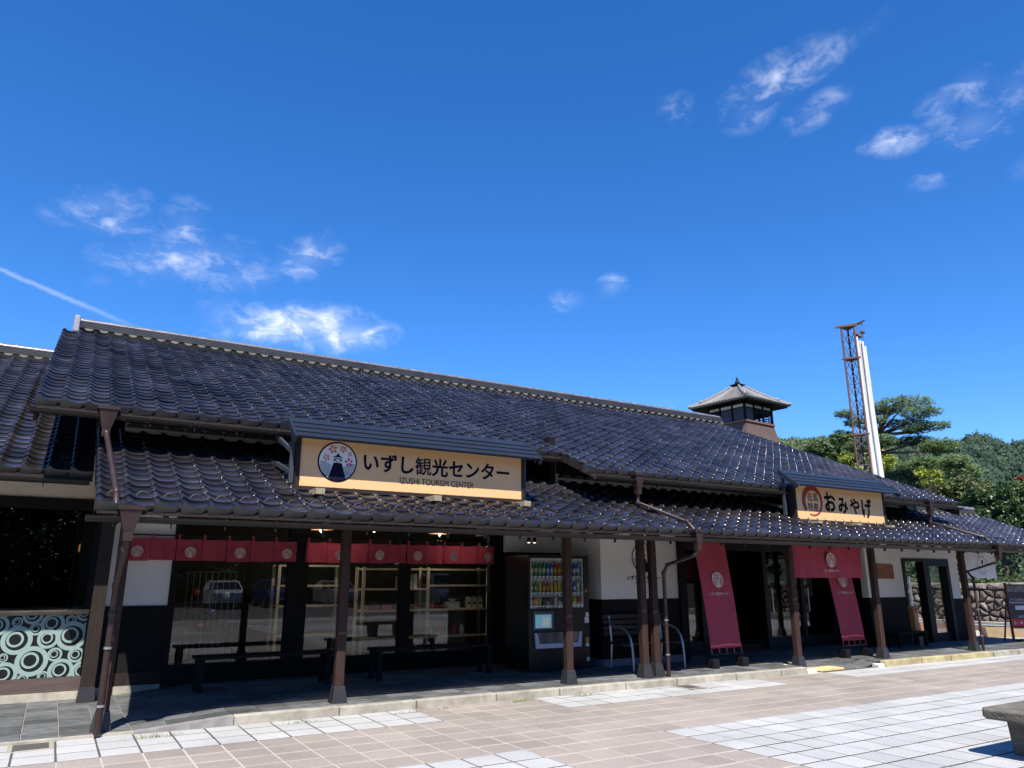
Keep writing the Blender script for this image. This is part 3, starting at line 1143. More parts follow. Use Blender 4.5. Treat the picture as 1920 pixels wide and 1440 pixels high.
def pipe(pts, head=None, r=.030, collars=()):
    m = MB()
    m.tube(pts, r, 10)
    for q in pts[1:-1]:
        m.lathe([(r * 1.05, -.03), (r * 1.22, -.025), (r * 1.22, .025), (r * 1.05, .03)], q, 10)
    for q in collars:
        m.lathe([(r * 1.25, -.012), (r * 1.25, .012)], q, 10, 1)
    o = m.build('downpipe', [M_COPPER, M_STEEL], hall)
    if head is not None:
        head.build('leader_head', M_COPPER, o)
    return o


# left: main eave to porch roof, then porch gutter to the ground
ya = HY + 4 * TE * CT - .03
pipe([(.34, ya, z_at(ya) - .30), (.35, ya - .02, zc_at(ya) + .28), (.455, CY0 + .10, CZ0 + .14), (.465, CY0 + .02, CZ0 + .01)],
     leader(.34, ya, z_at(ya) - .02), r=.032)
pipe([(.60, CY0 - .03, CZ0 - .34), (.60, CY0 + .03, CZ0 - .44), (.60, 9.10, CZ0 - .78), (.60, 9.12, 1.2), (.60, 9.13, .03)],
     leader(.60, CY0 - .03, CZ0 - .03, h=.22), r=.034, collars=[(.60, 9.12, .86), (.60, 9.13, .30)])
# middle
pipe([(8.13, HY - .03, HZ - .32), (8.14, HY, zc_at(HY) + .10), (8.36, CY0 + .10, CZ0 + .14), (8.40, CY0 + .0, CZ0 + .02)],
     leader(8.13, HY - .03, HZ - .03, top=.085, h=.22))
pipe([(8.42, CY0 - .03, CZ0 - .26), (8.42, CY0 + .03, CZ0 - .36), (8.36, 9.10, CZ0 - .50), (8.345, 9.13 + SK(8.3), CZ0 - .62), (8.345, 9.13 + SK(8.3), FZ)],
     leader(8.42, CY0 - .03, CZ0 - .01, top=.075, h=.18), collars=[(8.345, 9.13 + SK(8.3), .93), (8.345, 9.13 + SK(8.3), .42)])
# right
pipe([(16.55, HY - .03, HZ - .30), (16.56, HY, zc_at(HY) + .10), (16.98, CY0 + .10, CZ0 + .14), (17.02, CY0, CZ0 + .02)],
     leader(16.55, HY - .03, HZ - .03, top=.085, h=.20))
pipe([(17.12, CY0 - .03, CZ0 - .30), (17.10, CY0 + .04, CZ0 - .38), (16.97, 9.08, CZ0 - .56), (16.96, 9.12 + SK(16.9), CZ0 - .70), (16.96, 9.13 + SK(16.9), FZ)],
     leader(17.12, CY0 - .03, CZ0 - .02, top=.10, h=.20), collars=[(16.96, 9.13 + SK(16.9), .93), (16.96, 9.13 + SK(16.9), .40)])

# ------------------------------------------------------------------ the lower wing at the left
wing = thing('restaurant_wing', 'lower tiled wing with dark shop window and ring-patterned glass band', 'building', (-1.8, 12.2, 0))
WY0, WZ0 = 10.92, 2.87
zw_at = lambda y: WZ0 + (y - WY0) * SM
WNR = 34
WRY = WY0 + WNR * TE * CT
d = MB()
yr = WRY + .1
d.xprism([(WY0 + .03, zw_at(WY0 + .03) - .015), (yr, zw_at(yr) - .015), (yr + 4, zw_at(yr) - 1.7), (yr + 4, zw_at(yr) - 1.85), (yr, zw_at(yr) - .14), (WY0 + .03, zw_at(WY0) - .11)], -4.2, .29)
wing_roof = d.build('wing_roof', M_DARKWOOD, wing)
ts = TileSet()
for c in range(17):
    x = .29 - (c + 1) * TW
    for r in range(WNR):
        k = 'eave' if r == 0 else ('bump' if (r % 8 == 5 and c % 3 == 1) or (r % 8 == 1 and c % 3 == 2) else 'plain')
        ts.put(wing_roof, x, WY0 + r * TE * CT, WZ0 + r * TE * CT * SM, TH, k)
ts.finish()
ridge(wing_roof, -4.2, .28, yr, zw_at(WRY) + .07, col0=-4.2)
_h = hall
hall = wing
gutter(-4.2, .26, WY0 - .03, WZ0 - .115, .05)
hall = _h
WF = 12.0
m = MB().box(-4.2, .50, WF, WF + .15, 2.63, 3.25)
m.build('plaster_panel', mat('cream_plaster', (.55, .49, .40), rough=.9, var=.06), wing)
m = MB().box(-4.2, .50, WF - .05, WF + .12, 2.48, 2.62)
m.build('head_beam', M_BLACKWOOD, wing)
m = MB().box(-4.2, .50, WF - .045, WF - .052 + .02, 2.60, 2.615)
m.build('trim_strip', mat('pale_trim', (.35, .34, .31), rough=.7), wing)
win = MB().box(-4.2, .50, WF - .03, WF + .12, 1.092, 1.152).build('shop_window', mat('gold_sill', (.30, .20, .10), rough=.6, var=.2), wing)
MB().box(-4.2, .50, WF + .02, WF + .03, 1.152, 2.48).build('pane', M_DARKGLASS, win)
MB().box(.44, .52, WF - .02, WF + .10, 1.155, 2.48).build('mullion', M_BLACKWOOD, win)
m = MB().box(-4.2, .55, WF - .02, WF + .12, .125, .30)
m.build('base_board', mat('base_board', (.070, .048, .040), rough=.7, var=.3, scale=6, stretch=(.5, 4, 4)), wing)
m = MB().box(-4.2, .55, WF - .05, WF + .12, .0, .122)
m.build('footing', M_CURB, wing)
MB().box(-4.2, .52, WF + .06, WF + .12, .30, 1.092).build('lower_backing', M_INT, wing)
band = MB().box(-4.2, .50, WF + .012, WF + .02, .303, 1.090).build('ring_glass_band', mat('black_glass', (.010, .011, .011), rough=.35, var=.2, spec=.2), wing)
PZ = .0012165
zx = lambda u, y: (-.503 + u * PZ + (y - 770) * .00022, 1.082 - (y - 775) * .00140)
RINGS = [(145, 990, 140), (655, 965, 147), (275, 1180, 148), (480, 850, 108), (325, 895, 62), (155, 828, 48), (655, 820, 50), (432, 985, 98),
         (540, 1275, 118), (490, 1128, 68), (690, 1140, 76), (25, 1285, 118), (375, 1318, 52), (745, 1290, 105), (-20, 855, 100), (810, 893, 55),
         (815, 1012, 42), (20, 1140, 44), (190, 1335, 52), (300, 768, 92), (790, 760, 80), (560, 760, 40), (820, 1130, 60), (-150, 1050, 130),
         (-120, 1240, 110), (-250, 850, 120), (-300, 1180, 140), (-420, 980, 120), (-80, 1330, 60), (-200, 960, 50), (60, 745, 40)]
M_FILM = mat('pale_green_film', (.215, .295, .270), rough=.6, var=.05)
for q, (u, v_, R) in enumerate(RINGS):
    cx, cz = zx(u, v_)
    R = R * PZ * 1.04
    n = 36
    m = MB()
    for ro, ri, ox, oz in ((R, R * .70, 0, 0), (R * .54, R * .385, -R * .10, R * .06)):
        vv = []
        for k in range(n):
            t_ = 2 * PI * k / n
            for rad, dx, dz in ((ro, 0, 0), (ri, R * -.0, R * .0)):
                vv.append((min(.49, max(-4.1, cx + ox + rad * math.cos(t_))), WF + .0105 - q * .0003, min(1.088, max(.305, cz + oz + rad * math.sin(t_)))))
        m.add(vv, [(2 * k, 2 * k + 1, (2 * k + 3) % (2 * n), (2 * k + 2) % (2 * n)) for k in range(n)])
    m.build('film_ring', M_FILM, band)
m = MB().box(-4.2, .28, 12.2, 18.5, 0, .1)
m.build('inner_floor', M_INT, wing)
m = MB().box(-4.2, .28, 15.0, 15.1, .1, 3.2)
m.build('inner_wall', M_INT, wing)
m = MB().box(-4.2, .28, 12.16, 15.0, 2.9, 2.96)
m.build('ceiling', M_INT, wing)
m = MB().box(-4.35, -4.2, 12.0, 20, 0, 5.2)
m.build('side_wall', M_PLASTER, wing)

# ------------------------------------------------------------------ prints: emblem and lettering
def face_map(cx, y, cz, R, tilt=0.0):
    """local (x right, y up, off out) -> world on a surface facing -Y, tilted about X"""
    def f(x, v, off):
        return (cx + R * x, y - off * math.cos(tilt) + R * v * math.sin(tilt), cz + R * v * math.cos(tilt) + off * math.sin(tilt))
    return f


def poly(mb, pts, fm, off, mi):
    mb.add([fm(x, y, off) for x, y in pts], [tuple(range(len(pts)))], mi)


def emblem(fm, full=True):
    """round badge: clock tower, five cherry blossoms, striped waves. slots: 0 dark, 1 pale, 2 blossom"""
    m = MB()
    n = 48
    circ = lambda r, cx=0, cy=0: [(cx + r * math.cos(2 * PI * k / n), cy + r * math.sin(2 * PI * k / n)) for k in range(n)]
    o = .0030
    if full:
        poly(m, circ(1.0), fm, o, 0)
    poly(m, circ(.925 if full else 1.0), fm, o * 2, 1)
    dk = 0 if full else 2
    # blossoms
    for cx, cy, r, ph in ((-.27, .60, .225, .3), (.26, .64, .185, .5), (.60, .42, .125, .2), (-.57, .17, .18, .4), (.57, .02, .225, .1)):
        for k in range(5):
            a = ph + PI / 2 + 2 * PI * k / 5
            pt = []
            for rr, da in ((.14, 0), (.55, .42), (.86, .36), (1.0, .17), (.86, 0), (1.0, -.17), (.86, -.36), (.55, -.42)):
                pt.append((cx + r * rr * math.cos(a + da), cy + r * rr * math.sin(a + da)))
            poly(m, pt[:5] + [pt[0]][:0], fm, o * 3, 2)
            poly(m, [pt[0], pt[4], pt[5], pt[6], pt[7]], fm, o * 3, 2)
    # waves
    body_l = lambda y: -.21 - (-.06 - y) * .27
    body_r = lambda y: .21 + (-.06 - y) * .27
    for wx, wy, sgn in ((-.95, -1.02, -1), (.95, -1.08, 1)):
        for q in range(11):
            r0 = 1.02 - q * .085
            r1 = r0 - .034
            last = None
            for s_ in range(0, 41):
                a = PI * s_ / 40
                p0 = (wx + r0 * math.cos(a), wy + r0 * math.sin(a))
                p1 = (wx + r1 * math.cos(a), wy + r1 * math.sin(a))
                ok = math.hypot(*p0) < .93 and (p0[0] < body_l(p0[1]) - .01 if sgn < 0 else p0[0] > body_r(p0[1]) + .01)
                if ok and last:
                    poly(m, [last[0], p0, p1, last[1]], fm, o * 3, dk)
                last = (p0, p1) if ok else None
    # tower
    tw = 0 if full else 1
    if full:
        bp = [(-.21, -.06), (.21, -.06)] + [(.44, -.80)]
        arc = [(.925 * math.cos(a), .925 * math.sin(a)) for a in [-PI * .32 - PI * .36 * k / 10 for k in range(11)]]
        poly(m, bp + arc + [(-.44, -.80)], fm, o * 4, 0)
        poly(m, [(-.21, .03), (-.13, .03), (-.13, .13), (-.21, .13)], fm, o * 4, 0)
        poly(m, [(.13, .03), (.21, .03), (.21, .13), (.13, .13)], fm, o * 4, 0)
        poly(m, [(-.19, .155), (.19, .155), (.19, .185), (-.19, .185)], fm, o * 4, 0)
        poly(m, circ(.115, 0, .07), fm, o * 5, 0)
        poly(m, circ(.092, 0, .07), fm, o * 6, 1)
        poly(m, [(-.008, .07), (.008, .07), (.008, .14), (-.008, .14)], fm, o * 7, 0)
        poly(m, [(0, .062), (.05, .085), (.05, .10), (0, .078)], fm, o * 7, 0)
    else:
        poly(m, [(-.20, -.05), (-.24, -.05), (-.48, -.80), (-.44, -.80)], fm, o * 4, 2)
        poly(m, [(.20, -.05), (.24, -.05), (.48, -.80), (.44, -.80)], fm, o * 4, 2)
        poly(m, [(-.20, 0), (.20, 0), (.20, .16), (-.20, .16)], fm, o * 4, 2)
        poly(m, circ(.07, 0, .08), fm, o * 5, 1)
    poly(m, [(-.31, .225), (-.10, .29), (-.02, .40), (.02, .40), (.10, .29), (.31, .225)], fm, o * 4, dk)
    poly(m, [(-.015, .39), (.015, .39), (.015, .46), (-.015, .46)], fm, o * 5, dk)
    return m


def lettering(name, body, mats, parent, center, width=None, height=None, bold=0.0, tilt=0.0, shear=0.0, rot=None, spacing=1.0, em=None):
    cu = bpy.data.curves.new('lettering', 'FONT')
    cu.body = body
    cu.size = 1.0
    cu.offset = bold
    cu.shear = shear
    cu.space_character = spacing
    cu.resolution_u = 3
    tmp = bpy.data.objects.new('lettering_tmp', cu)
    COL.objects.link(tmp)
    dg = bpy.context.evaluated_depsgraph_get()
    me = bpy.data.meshes.new_from_object(tmp.evaluated_get(dg))
    bpy.data.objects.remove(tmp)
    bpy.data.curves.remove(cu)
    xs = [v.co.x for v in me.vertices]
    ys = [v.co.y for v in me.vertices]
    w_, h_ = max(xs) - min(xs), max(ys) - min(ys)
    if em:
        sx, sy, cx, cy = em[0], em[1], .5, .38
    else:
        sx = width / w_ if width else height / h_
        sy = height / h_ if height else sx
        cx, cy = (max(xs) + min(xs)) / 2, (max(ys) + min(ys)) / 2
    for v in me.vertices:
        v.co.x, v.co.y, v.co.z = (v.co.x - cx) * sx, (v.co.y - cy) * sy, 0
    me.materials.clear()
    me.materials.append(mats)
    me.name = name
    wp = wpos(parent)
    o = link(name, me, parent, (center[0] - wp.x, center[1] - wp.y, center[2] - wp.z), rot or (PI / 2 - tilt, 0, 0))
    return o


# ------------------------------------------------------------------ the two roofed sign boards
def roofed_sign(name, label, x0, x1, z0, z1, rx0, rx1, blocks):
    y = 9.35
    t = thing(name, label, 'sign', ((x0 + x1) / 2, y, z0 - .05))
    MB().box(x0, x1, y, y + .10, z0, z1).build('board', M_SIGN, t)
    f = MB()
    f.box(x0 - .045, x0, y - .02, y + .14, z0 - .05, z1 + .02)
    f.box(x1, x1 + .045, y - .02, y + .14, z0 - .05, z1 + .02)
    f.box(x0, x1, y - .02, y + .14, z0 - .05, z0)
    f.box(x0, x1, y - .015, y + .14, z1, z1 + .02)
    f.build('frame', M_DARKWOOD, t)
    a, b = Vector((0, 9.075, 3.245)), Vector((0, 9.47, 3.545))
    d_ = (b - a)
    n_ = Vector((0, -d_.z, d_.y)).normalized()
    rf = MB()
    rf.beam((rx0 + .02, 9.275, 3.38), (rx1 - .02, 9.275, 3.38), .40, .02, up=tuple(n_))
    rf = rf.build('sign_roof', M_SIGNROOF, t)
    for k in range(4):
        p = a + d_ * (k / 4.0) + n_ * .020
        q = a + d_ * ((k + 1) / 4.0 + .03) + n_ * .006
        pl = MB()
        th = n_ * .012
        v = []
        for xx in (rx0, rx1):
            for c in (p, q, q + th, p + th):
                v.append((xx, c.y, c.z))
        pl.add(v, [(0, 1, 2, 3), (7, 6, 5, 4), (0, 4, 5, 1), (1, 5, 6, 2), (2, 6, 7, 3), (3, 7, 4, 0)])
        pl.build('plank', M_SIGNROOF, rf)
    for xx in (rx0 + .012, rx1 - .012):
        MB().beam((xx, 9.06, 3.22), (xx, 9.48, 3.54), .03, .085, up=tuple(n_)).build('verge_board', M_SIGNROOF, rf)
    for xx in (rx0 + .08, rx1 - .08):
        br = MB()
        br.beam((xx, 9.44, 3.50), (xx, 9.44, 2.72), .05, .05, up=(1, 0, 0))
        br.beam((xx, 9.44, 3.12), (xx, 10.15, 3.40), .04, .05)
        br.beam((xx, 9.44, 2.86), (xx, 10.25, 3.08), .04, .05)
        br.build('bracket', mat('painted_steel', (.036, .042, .052), rough=.5, metal=.2, var=.2), t)
    for bx in blocks:
        MB().box(bx - .055, bx + .055, 9.02, 9.42, zc_at(9.1) + .045, z0 - .052).build('wooden_block', M_OLDWOOD, t)
    return t


sg = roofed_sign('roofed_sign_board', 'long tan sign board with round clock tower emblem under a slate blue slatted hood', 2.50, 5.79, 2.685, 3.31, 2.34, 5.97, (2.69, 4.28, 5.69))
emblem(face_map(2.985, 9.349, 3.022, .262)).build('emblem', [M_PRINTN, mat('pale_print', (.60, .62, .60), rough=.7, var=.04), M_PRINTP], sg)
for q, ch in enumerate('いずし観光センター'):
    lettering('lettering', ch, M_PRINTN, sg, (3.31 + .2545 * (q + .5), 9.346, 3.055), em=(.2545, .258), bold=.011 if ch == '観' else .027)
lettering('lettering', 'IZUSHI TOURISM CENTER', M_PRINTN, sg, (4.425, 9.346, 2.842), width=1.13, height=.082, bold=.0)
sg2 = roofed_sign('roofed_sign_board', 'shorter tan sign board with brush lettering and red brush ring under a slatted hood', 11.92, 14.65, 2.655, 3.29, 11.63, 14.85, (12.15, 13.3, 14.4))
m = MB()
n = 44
ring = []
for k in range(n + 1):
    a = -2.45 - 2 * PI * .93 * k / n
    wd = .012 + .048 * max(0, math.sin(PI * (1 - k / n) * .78)) ** 1.2 * (1.05 - .75 * k / n)
    ring.append(((12.41 + (.265 + wd) * math.cos(a), 9.3455, 3.000 + (.262 + wd) * math.sin(a)), (12.41 + (.265 - wd) * math.cos(a), 9.3455, 3.000 + (.262 - wd) * math.sin(a))))
for k in range(n):
    m.add([ring[k][0], ring[k + 1][0], ring[k + 1][1], ring[k][1]], [(0, 1, 2, 3)])
m.build('brush_ring', M_PRINTR, sg2)
for q, ch in enumerate('但馬特産'):
    lettering('lettering', ch, M_PRINTK, sg2, (12.33 + (q % 2) * .165, 9.344, 3.085 - (q // 2) * .185), width=.14, height=.155, bold=.004)
for ch, cx, cz, w_, h_, bo_ in (('お', 12.93, 3.015, .34, .38, .032), ('み', 13.33, 2.965, .30, .32, .032), ('や', 13.70, 2.975, .31, .32, .030), ('げ', 14.09, 2.945, .33, .40, .024)):
    lettering('lettering', ch, M_PRINTK, sg2, (cx, 9.344, cz), width=w_, height=h_, bold=bo_, shear=-.08)


# ------------------------------------------------------------------ cloths
def cloth(name, mats, parent, x0, x1, y, z0, z1, waves=2.0, amp=.012, ph=0.0, nx=14, nz=8):
    m = MB()
    vs = []
    for j in range(nz + 1):
        v = j / nz
        for i in range(nx + 1):
            u = i / nx
            w_ = amp * (1 - v * .75) * math.sin(2 * PI * waves * u + ph) + amp * .5 * (1 - v) * math.sin(2 * PI * (waves * .43 * u + v * .6) + ph * 2)
            sag = -.012 * math.sin(PI * ((u * waves) % 1)) * v * (1 if amp > .015 else .3)
            vs.append((x0 + (x1 - x0) * u, y + w_, z0 + (z1 - z0) * v + sag * v))
    fs = [(j * (nx + 1) + i, j * (nx + 1) + i + 1, (j + 1) * (nx + 1) + i + 1, (j + 1) * (nx + 1) + i) for j in range(nz) for i in range(nx)]
    m.add(vs, fs, 0, True)
    return m.build(name, mats, parent)


EMB = [M_PRINTN, M_PRINTW, M_RED]


def shop_curtain(label, xs, logos, y=12.03, z0=1.81, z1=2.125):
    t = thing('shop_curtain', label, 'curtain', ((xs[0] + xs[-1]) / 2, y, z0), 'red shop curtains over the windows')
    MB().tube([(xs[0] - .05, y, z1 + .045), (xs[-1] + .05, y, z1 + .045)], .012, 8).build('rod', M_BLACK, t)
    for k in range(len(xs) - 1):
        ph = rnd.uniform(0, 6)
        p = cloth('panel', M_RED, t, xs[k] + .004, xs[k + 1] - .004, y, z0 + rnd.uniform(-.008, .008), z1, 1.2, .020, ph)
        MB().box(xs[k] - .016 + .03, xs[k] + .016 + .03, y - .016, y + .016, z1 - .02, z1 + .065).build('loop', M_RED, p)
        if logos[k]:
            emblem(face_map((xs[k] + xs[k + 1]) / 2 + .02, y - .034, z0 + .125, .078), False).build('emblem', EMB, p)


lx = [.80, 1.155, 1.51, 1.86, 2.21, 2.56, 2.91, 3.27]
shop_curtain('red emblem curtain strip over the window beside the white plaster panel', lx, [1, 0, 1, 0, 1, 0, 1])
lx = [3.42 + .3445 * k for k in range(11)]
shop_curtain('longer red emblem curtain strip over the shelf window beside the drinks machine', lx, [0, 1, 0, 1, 0, 1, 0, 1, 0, 1])

t = thing('entrance_curtain', 'wide red curtain hanging between two porch posts at the entrance', 'curtain', (12.65, 9.27, 1.57))
MB().tube([(11.46, 9.27, 2.19), (13.70, 9.27, 2.19)], .014, 8).build('rod', M_BLACK, t)
p = cloth('cloth', M_RED, t, 11.53, 13.62, 9.27, 1.575, 2.165, 6.0, .038, 1.0, 60, 12)
for k in range(7):
    x = 11.55 + k * .345
    MB().box(x - .018, x + .018, 9.252, 9.288, 2.15, 2.21).build('loop', M_RED, p)
emblem(face_map(12.58, 9.212, 1.90, .135), False).build('emblem', EMB, p)
lettering('lettering', 'いずし観光センター', M_PRINTW, p, (12.58, 9.212, 1.705), width=.46, bold=.02)

t = thing('hanging_curtain', 'white curtain with thin ring mark hanging at the far end of the porch', 'curtain', (17.95, 9.30, 1.55))
MB().tube([(17.2, 9.30, 2.16), (18.70, 9.30, 2.16)], .012, 8).build('rod', M_BLACK, t)
p = cloth('cloth', M_WHITECLOTH, t, 17.28, 18.60, 9.30, 1.57, 2.14, 4.0, .018, .4, 40, 10)
m = MB()
for k in range(36):
    a, b = 2 * PI * k / 40, 2 * PI * (k + 1) / 40
    m.add([(17.98 + .20 * math.cos(a), 9.268, 1.86 + .20 * math.sin(a)), (17.98 + .20 * math.cos(b), 9.268, 1.86 + .20 * math.sin(b)),
           (17.98 + .19 * math.cos(b), 9.268, 1.86 + .19 * math.sin(b)), (17.98 + .19 * math.cos(a), 9.268, 1.86 + .19 * math.sin(a))], [(0, 1, 2, 3)])
m.tube([(17.98, 9.268, 1.93), (18.02, 9.268, 1.96), (17.98, 9.268, 1.88)], .014, 5)
m.build('ring_mark', M_PRINTK, p)


def sun_banner(label, x0, x1, yt, yb, zt, zb, logo_z, tabs=5):
    t = thing('sloping_banner', label, 'banner', ((x0 + x1) / 2, yb, FZ), 'red sloping sun banners')
    nx, nz = 10, 18
    vs = []
    for j in range(nz + 1):
        v = j / nz
        for i in range(nx + 1):
            u = i / nx
            vs.append((x0 + (x1 - x0) * u, yb + (yt - yb) * v + .014 * math.sin(8 * u + 2.2 * v) * (.4 + v) - .03 * math.sin(PI * v), zb + (zt - zb) * v))
    c = MB().add(vs, [(j * (nx + 1) + i, j * (nx + 1) + i + 1, (j + 1) * (nx + 1) + i + 1, (j + 1) * (nx + 1) + i) for j in range(nz) for i in range(nx)], 0, True)
    c = c.build('cloth', M_RED, t)
    for k in range(tabs):
        x = x0 + .012 + (x1 - x0 - .024) * k / (tabs - 1)
        MB().beam((x, yb, zb + .01), (x, yb - .012, zb - .085), .026, .008).build('tab', M_RED, c)
    MB().tube([(x0 - .03, yb - .012, zb - .09), (x1 + .03, yb - .012, zb - .09)], .013, 8).build('rod', M_BLACK, t)
    MB().tube([(x0 - .03, yt, zt + .01), (x1 + .03, yt, zt + .01)], .013, 8).build('rod', M_BLACK, t)
    for x in (x0 + .02, x1 - .02):
        MB().box(x - .07, x + .07, yb - .10, yb + .09, FZ, FZ + .15).build('weight', M_BLACK, t, bevel=.015)
        MB().tube([(x, yb - .012, zb - .10), (x, yb - .01, FZ + .15)], .004, 5).build('cord', M_BLACK, t)
    tl = math.atan((yt - yb) / (zt - zb))
    v = (logo_z - zb) / (zt - zb)
    yy = yb + (yt - yb) * v - .03 * math.sin(PI * v) - .030
    cx = (x0 + x1) / 2
    emblem(face_map(cx, yy, logo_z, .135, tl), False).build('emblem', EMB, c)
    v2 = (logo_z - .235 - zb) / (zt - zb)
    lettering('lettering', 'いずし観光センター', M_PRINTW, c, (cx, yb + (yt - yb) * v2 - .03 * math.sin(PI * v2) - .030, logo_z - .235), width=.50, bold=.015, tilt=tl)


sun_banner('tall red sloping banner standing beside the twin porch posts', 9.72, 10.46, 9.88, 9.62, 2.24, .41, 1.54)
sun_banner('red sloping banner partly behind the wide red entrance curtain', 13.20, 13.92, 9.88, 9.60, 2.24, .40, 1.53)

# wall emblem on the white projecting room
t = thing('wall_emblem', 'round clock tower emblem with lettering on the white wall beside the drinks machine', 'wall sign', (9.25, BY, 1.7))
emblem(face_map(9.27, BY - .001, 1.93, .27)).build('badge', [M_PRINTN, MATS['pale_print'], M_PRINTP], t)
lettering('lettering', 'いずし観光センター', M_PRINTN, t, (9.27, BY - .004, 1.575), width=.78, bold=.03)
lettering('lettering', 'IZUSHI TOURISM CENTER', M_PRINTN, t, (9.27, BY - .004, 1.49), width=.42, bold=.02)

t = thing('wooden_plaque', 'orange brown wooden plaque on the white wall by the doorway', 'plaque', (16.55, BY - .03, 1.55))
m = MB()
pts = [(16.24, 1.56), (16.86, 1.555), (16.86, 1.86), (16.80, 1.885), (16.45, 1.88), (16.24, 1.90)]
m.yprism(pts, BY - .04, BY - .002)
m.build('board', mat('orange_wood', (.20, .062, .020), rough=.5, var=.45, scale=6, stretch=(.5, 3, 4)), t, bevel=.012)

# ------------------------------------------------------------------ drinks vending machine
VX0, VX1, VY, VZ0, VZ1 = 6.76, 7.99, 10.70, .11, 1.945
t = thing('vending_machine', 'black drinks vending machine with three rows of bottles in a wall recess', 'vending machine', ((VX0 + VX1) / 2, VY + .36, FZ))
DX0, DX1, DZ0, DZ1 = 6.80, 7.875, 1.085, 1.895
M_VM = mat('machine_black', (.008, .008, .008), spec=.25, rough=.32, var=.15)
c = MB()
c.box(VX0, VX1, VY + .14, VY + .74, VZ0, VZ1)
c.box(VX0, DX0, VY, VY + .14, VZ0, VZ1)
c.box(DX1, VX1, VY, VY + .14, VZ0, VZ1)
c.box(DX0, DX1, VY, VY + .14, VZ0, DZ0)
c.box(DX0, DX1, VY, VY + .14, DZ1, VZ1)
cab = c.build('cabinet', M_VM, t)
M_VW = mat('machine_white', (.62, .62, .62), rough=.5, var=.05)
MB().box(DX0 + .003, DX1 - .003, VY + .13, VY + .139, DZ0 + .003, DZ1 - .003).build('display_back', M_VW, t)
MB().box(DX0 + .003, DX0 + .022, VY + .004, VY + .13, DZ0 + .003, DZ1 - .003).build('display_side', M_VW, t)
MB().box(DX1 - .022, DX1 - .003, VY + .004, VY + .13, DZ0 + .003, DZ1 - .003).build('display_side', M_VW, t)
MB().box(DX0 + .022, DX1 - .022, VY + .004, VY + .13, DZ1 - .03, DZ1 - .003).build('display_top', M_VW, t)
BOT = lambda col: mat('drink_%02d%02d%02d' % tuple(int(99 * q) for q in col), col, rough=.25, var=.2, scale=18, coat=.3)
G, B_, R_, Y_, O_, K_, W_, T_ = (.03, .22, .03), (.03, .11, .50), (.42, .05, .03), (.50, .42, .04), (.55, .22, .03), (.06, .03, .02), (.55, .57, .55), (.22, .10, .04)
ROWS = [(1.60, .245, [G, G, G, G, B_, B_, R_, R_, T_, R_, T_, B_, B_]),
        (1.335, .19, [R_, G, Y_, R_, R_, O_, Y_, Y_, Y_, G, W_, B_, W_]),
        (1.125, .135, [T_, O_, Y_, K_, K_, T_, W_, T_, K_, O_, T_, Y_, R_])]
for zb, hb, cols in ROWS:
    sh = MB().box(DX0 + .022, DX1 - .022, VY + .02, VY + .128, zb - .012, zb).build('shelf', M_VW, t)
    MB().box(DX0 + .022, DX1 - .022, VY + .010, VY + .020, zb - .040, zb + .002).build('price_strip', M_VW, sh)
    nb = len(cols)
    for k, col in enumerate(cols):
        x = DX0 + .065 + k * (DX1 - DX0 - .13) / (nb - 1)
        r = .030
        if hb > .15:
            pr = [(r * .9, 0), (r, .01), (r, hb * .62), (r * .9, hb * .72), (r * .42, hb * .88), (r * .42, hb * .92)]
        else:
            pr = [(r * .85, 0), (r, .008), (r, hb * .90), (r * .8, hb * .97)]
        bo = MB().lathe(pr, (x, VY + .065, zb), 10).build('bottle', BOT(col), t)
        if hb > .15:
            MB().lathe([(r * .5, hb * .92), (r * .5, hb)], (x, VY + .065, zb), 8).build('cap', BOT(W_ if k % 3 else R_), bo)
            MB().lathe([(r * 1.02, hb * .25), (r * 1.02, hb * .5)], (x, VY + .065, zb), 10).build('wrapper', BOT(W_ if col in (G, B_) else Y_), bo)
        MB().box(x - .02, x + .02, VY + .006, VY + .0098, zb - .034, zb - .018).build('button', M_BLACK, sh)
MB().box(DX0, DX1, VY + .0005, VY + .004, DZ0, DZ1).build('display_pane', M_CLEAR, t)
fr = MB().box(6.84, 7.24, VY - .022, VY - .0005, .75, 1.03).build('screen_panel', mat('screen_bezel', (.05, .07, .10), rough=.3), t)
MB().box(6.875, 7.19, VY - .026, VY - .0225, .775, .985).build('screen', mat('lit_screen', (.05, .15, .22), rough=.2, emit=(.14, .34, .46), estr=.30), fr)
MB().box(7.01, 7.15, VY - .029, VY - .0265, .80, .94).build('notice', mat('lit_notice', (.2, .25, .25), rough=.3, emit=(.40, .46, .44), estr=.22), fr)
tr = MB()
tr.yprism([(6.86, .70), (6.91, .70), (6.95, .53), (7.72, .53), (7.76, .70), (7.81, .70), (7.79, .455), (6.88, .455)], VY - .035, VY - .001)
tr = tr.build('delivery_tray', mat('tray_grey', (.42, .42, .52), rough=.4, var=.05), t, bevel=.008)
MB().box(6.93, 7.74, VY - .018, VY - .001, .535, .70).build('flap', mat('smoked_flap', (.05, .055, .055), rough=.15), tr)
for x0, x1, z0, z1, mm in ((7.905, 7.965, .93, 1.0, M_STEEL), (7.885, 7.97, .83, .925, M_VW), (7.90, 7.96, .50, .60, O_), (7.90, 7.96, .455, .497, M_VW), (7.90, 7.955, 1.33, 1.38, T_), (7.91, 7.965, .22, .28, W_)):
    MB().box(x0, x1, VY - .012, VY - .0005, z0, z1).build('payment_panel', mm if not isinstance(mm, tuple) else BOT(mm), t)
for x in (VX0 + .08, VX1 - .08):
    MB().box(x - .05, x + .05, VY + .05, VY + .65, FZ, VZ0 + .002).build('foot', M_STEEL, t)
MB().box(7.05, 7.13, VY - .03, VY, 1.975, 2.02)
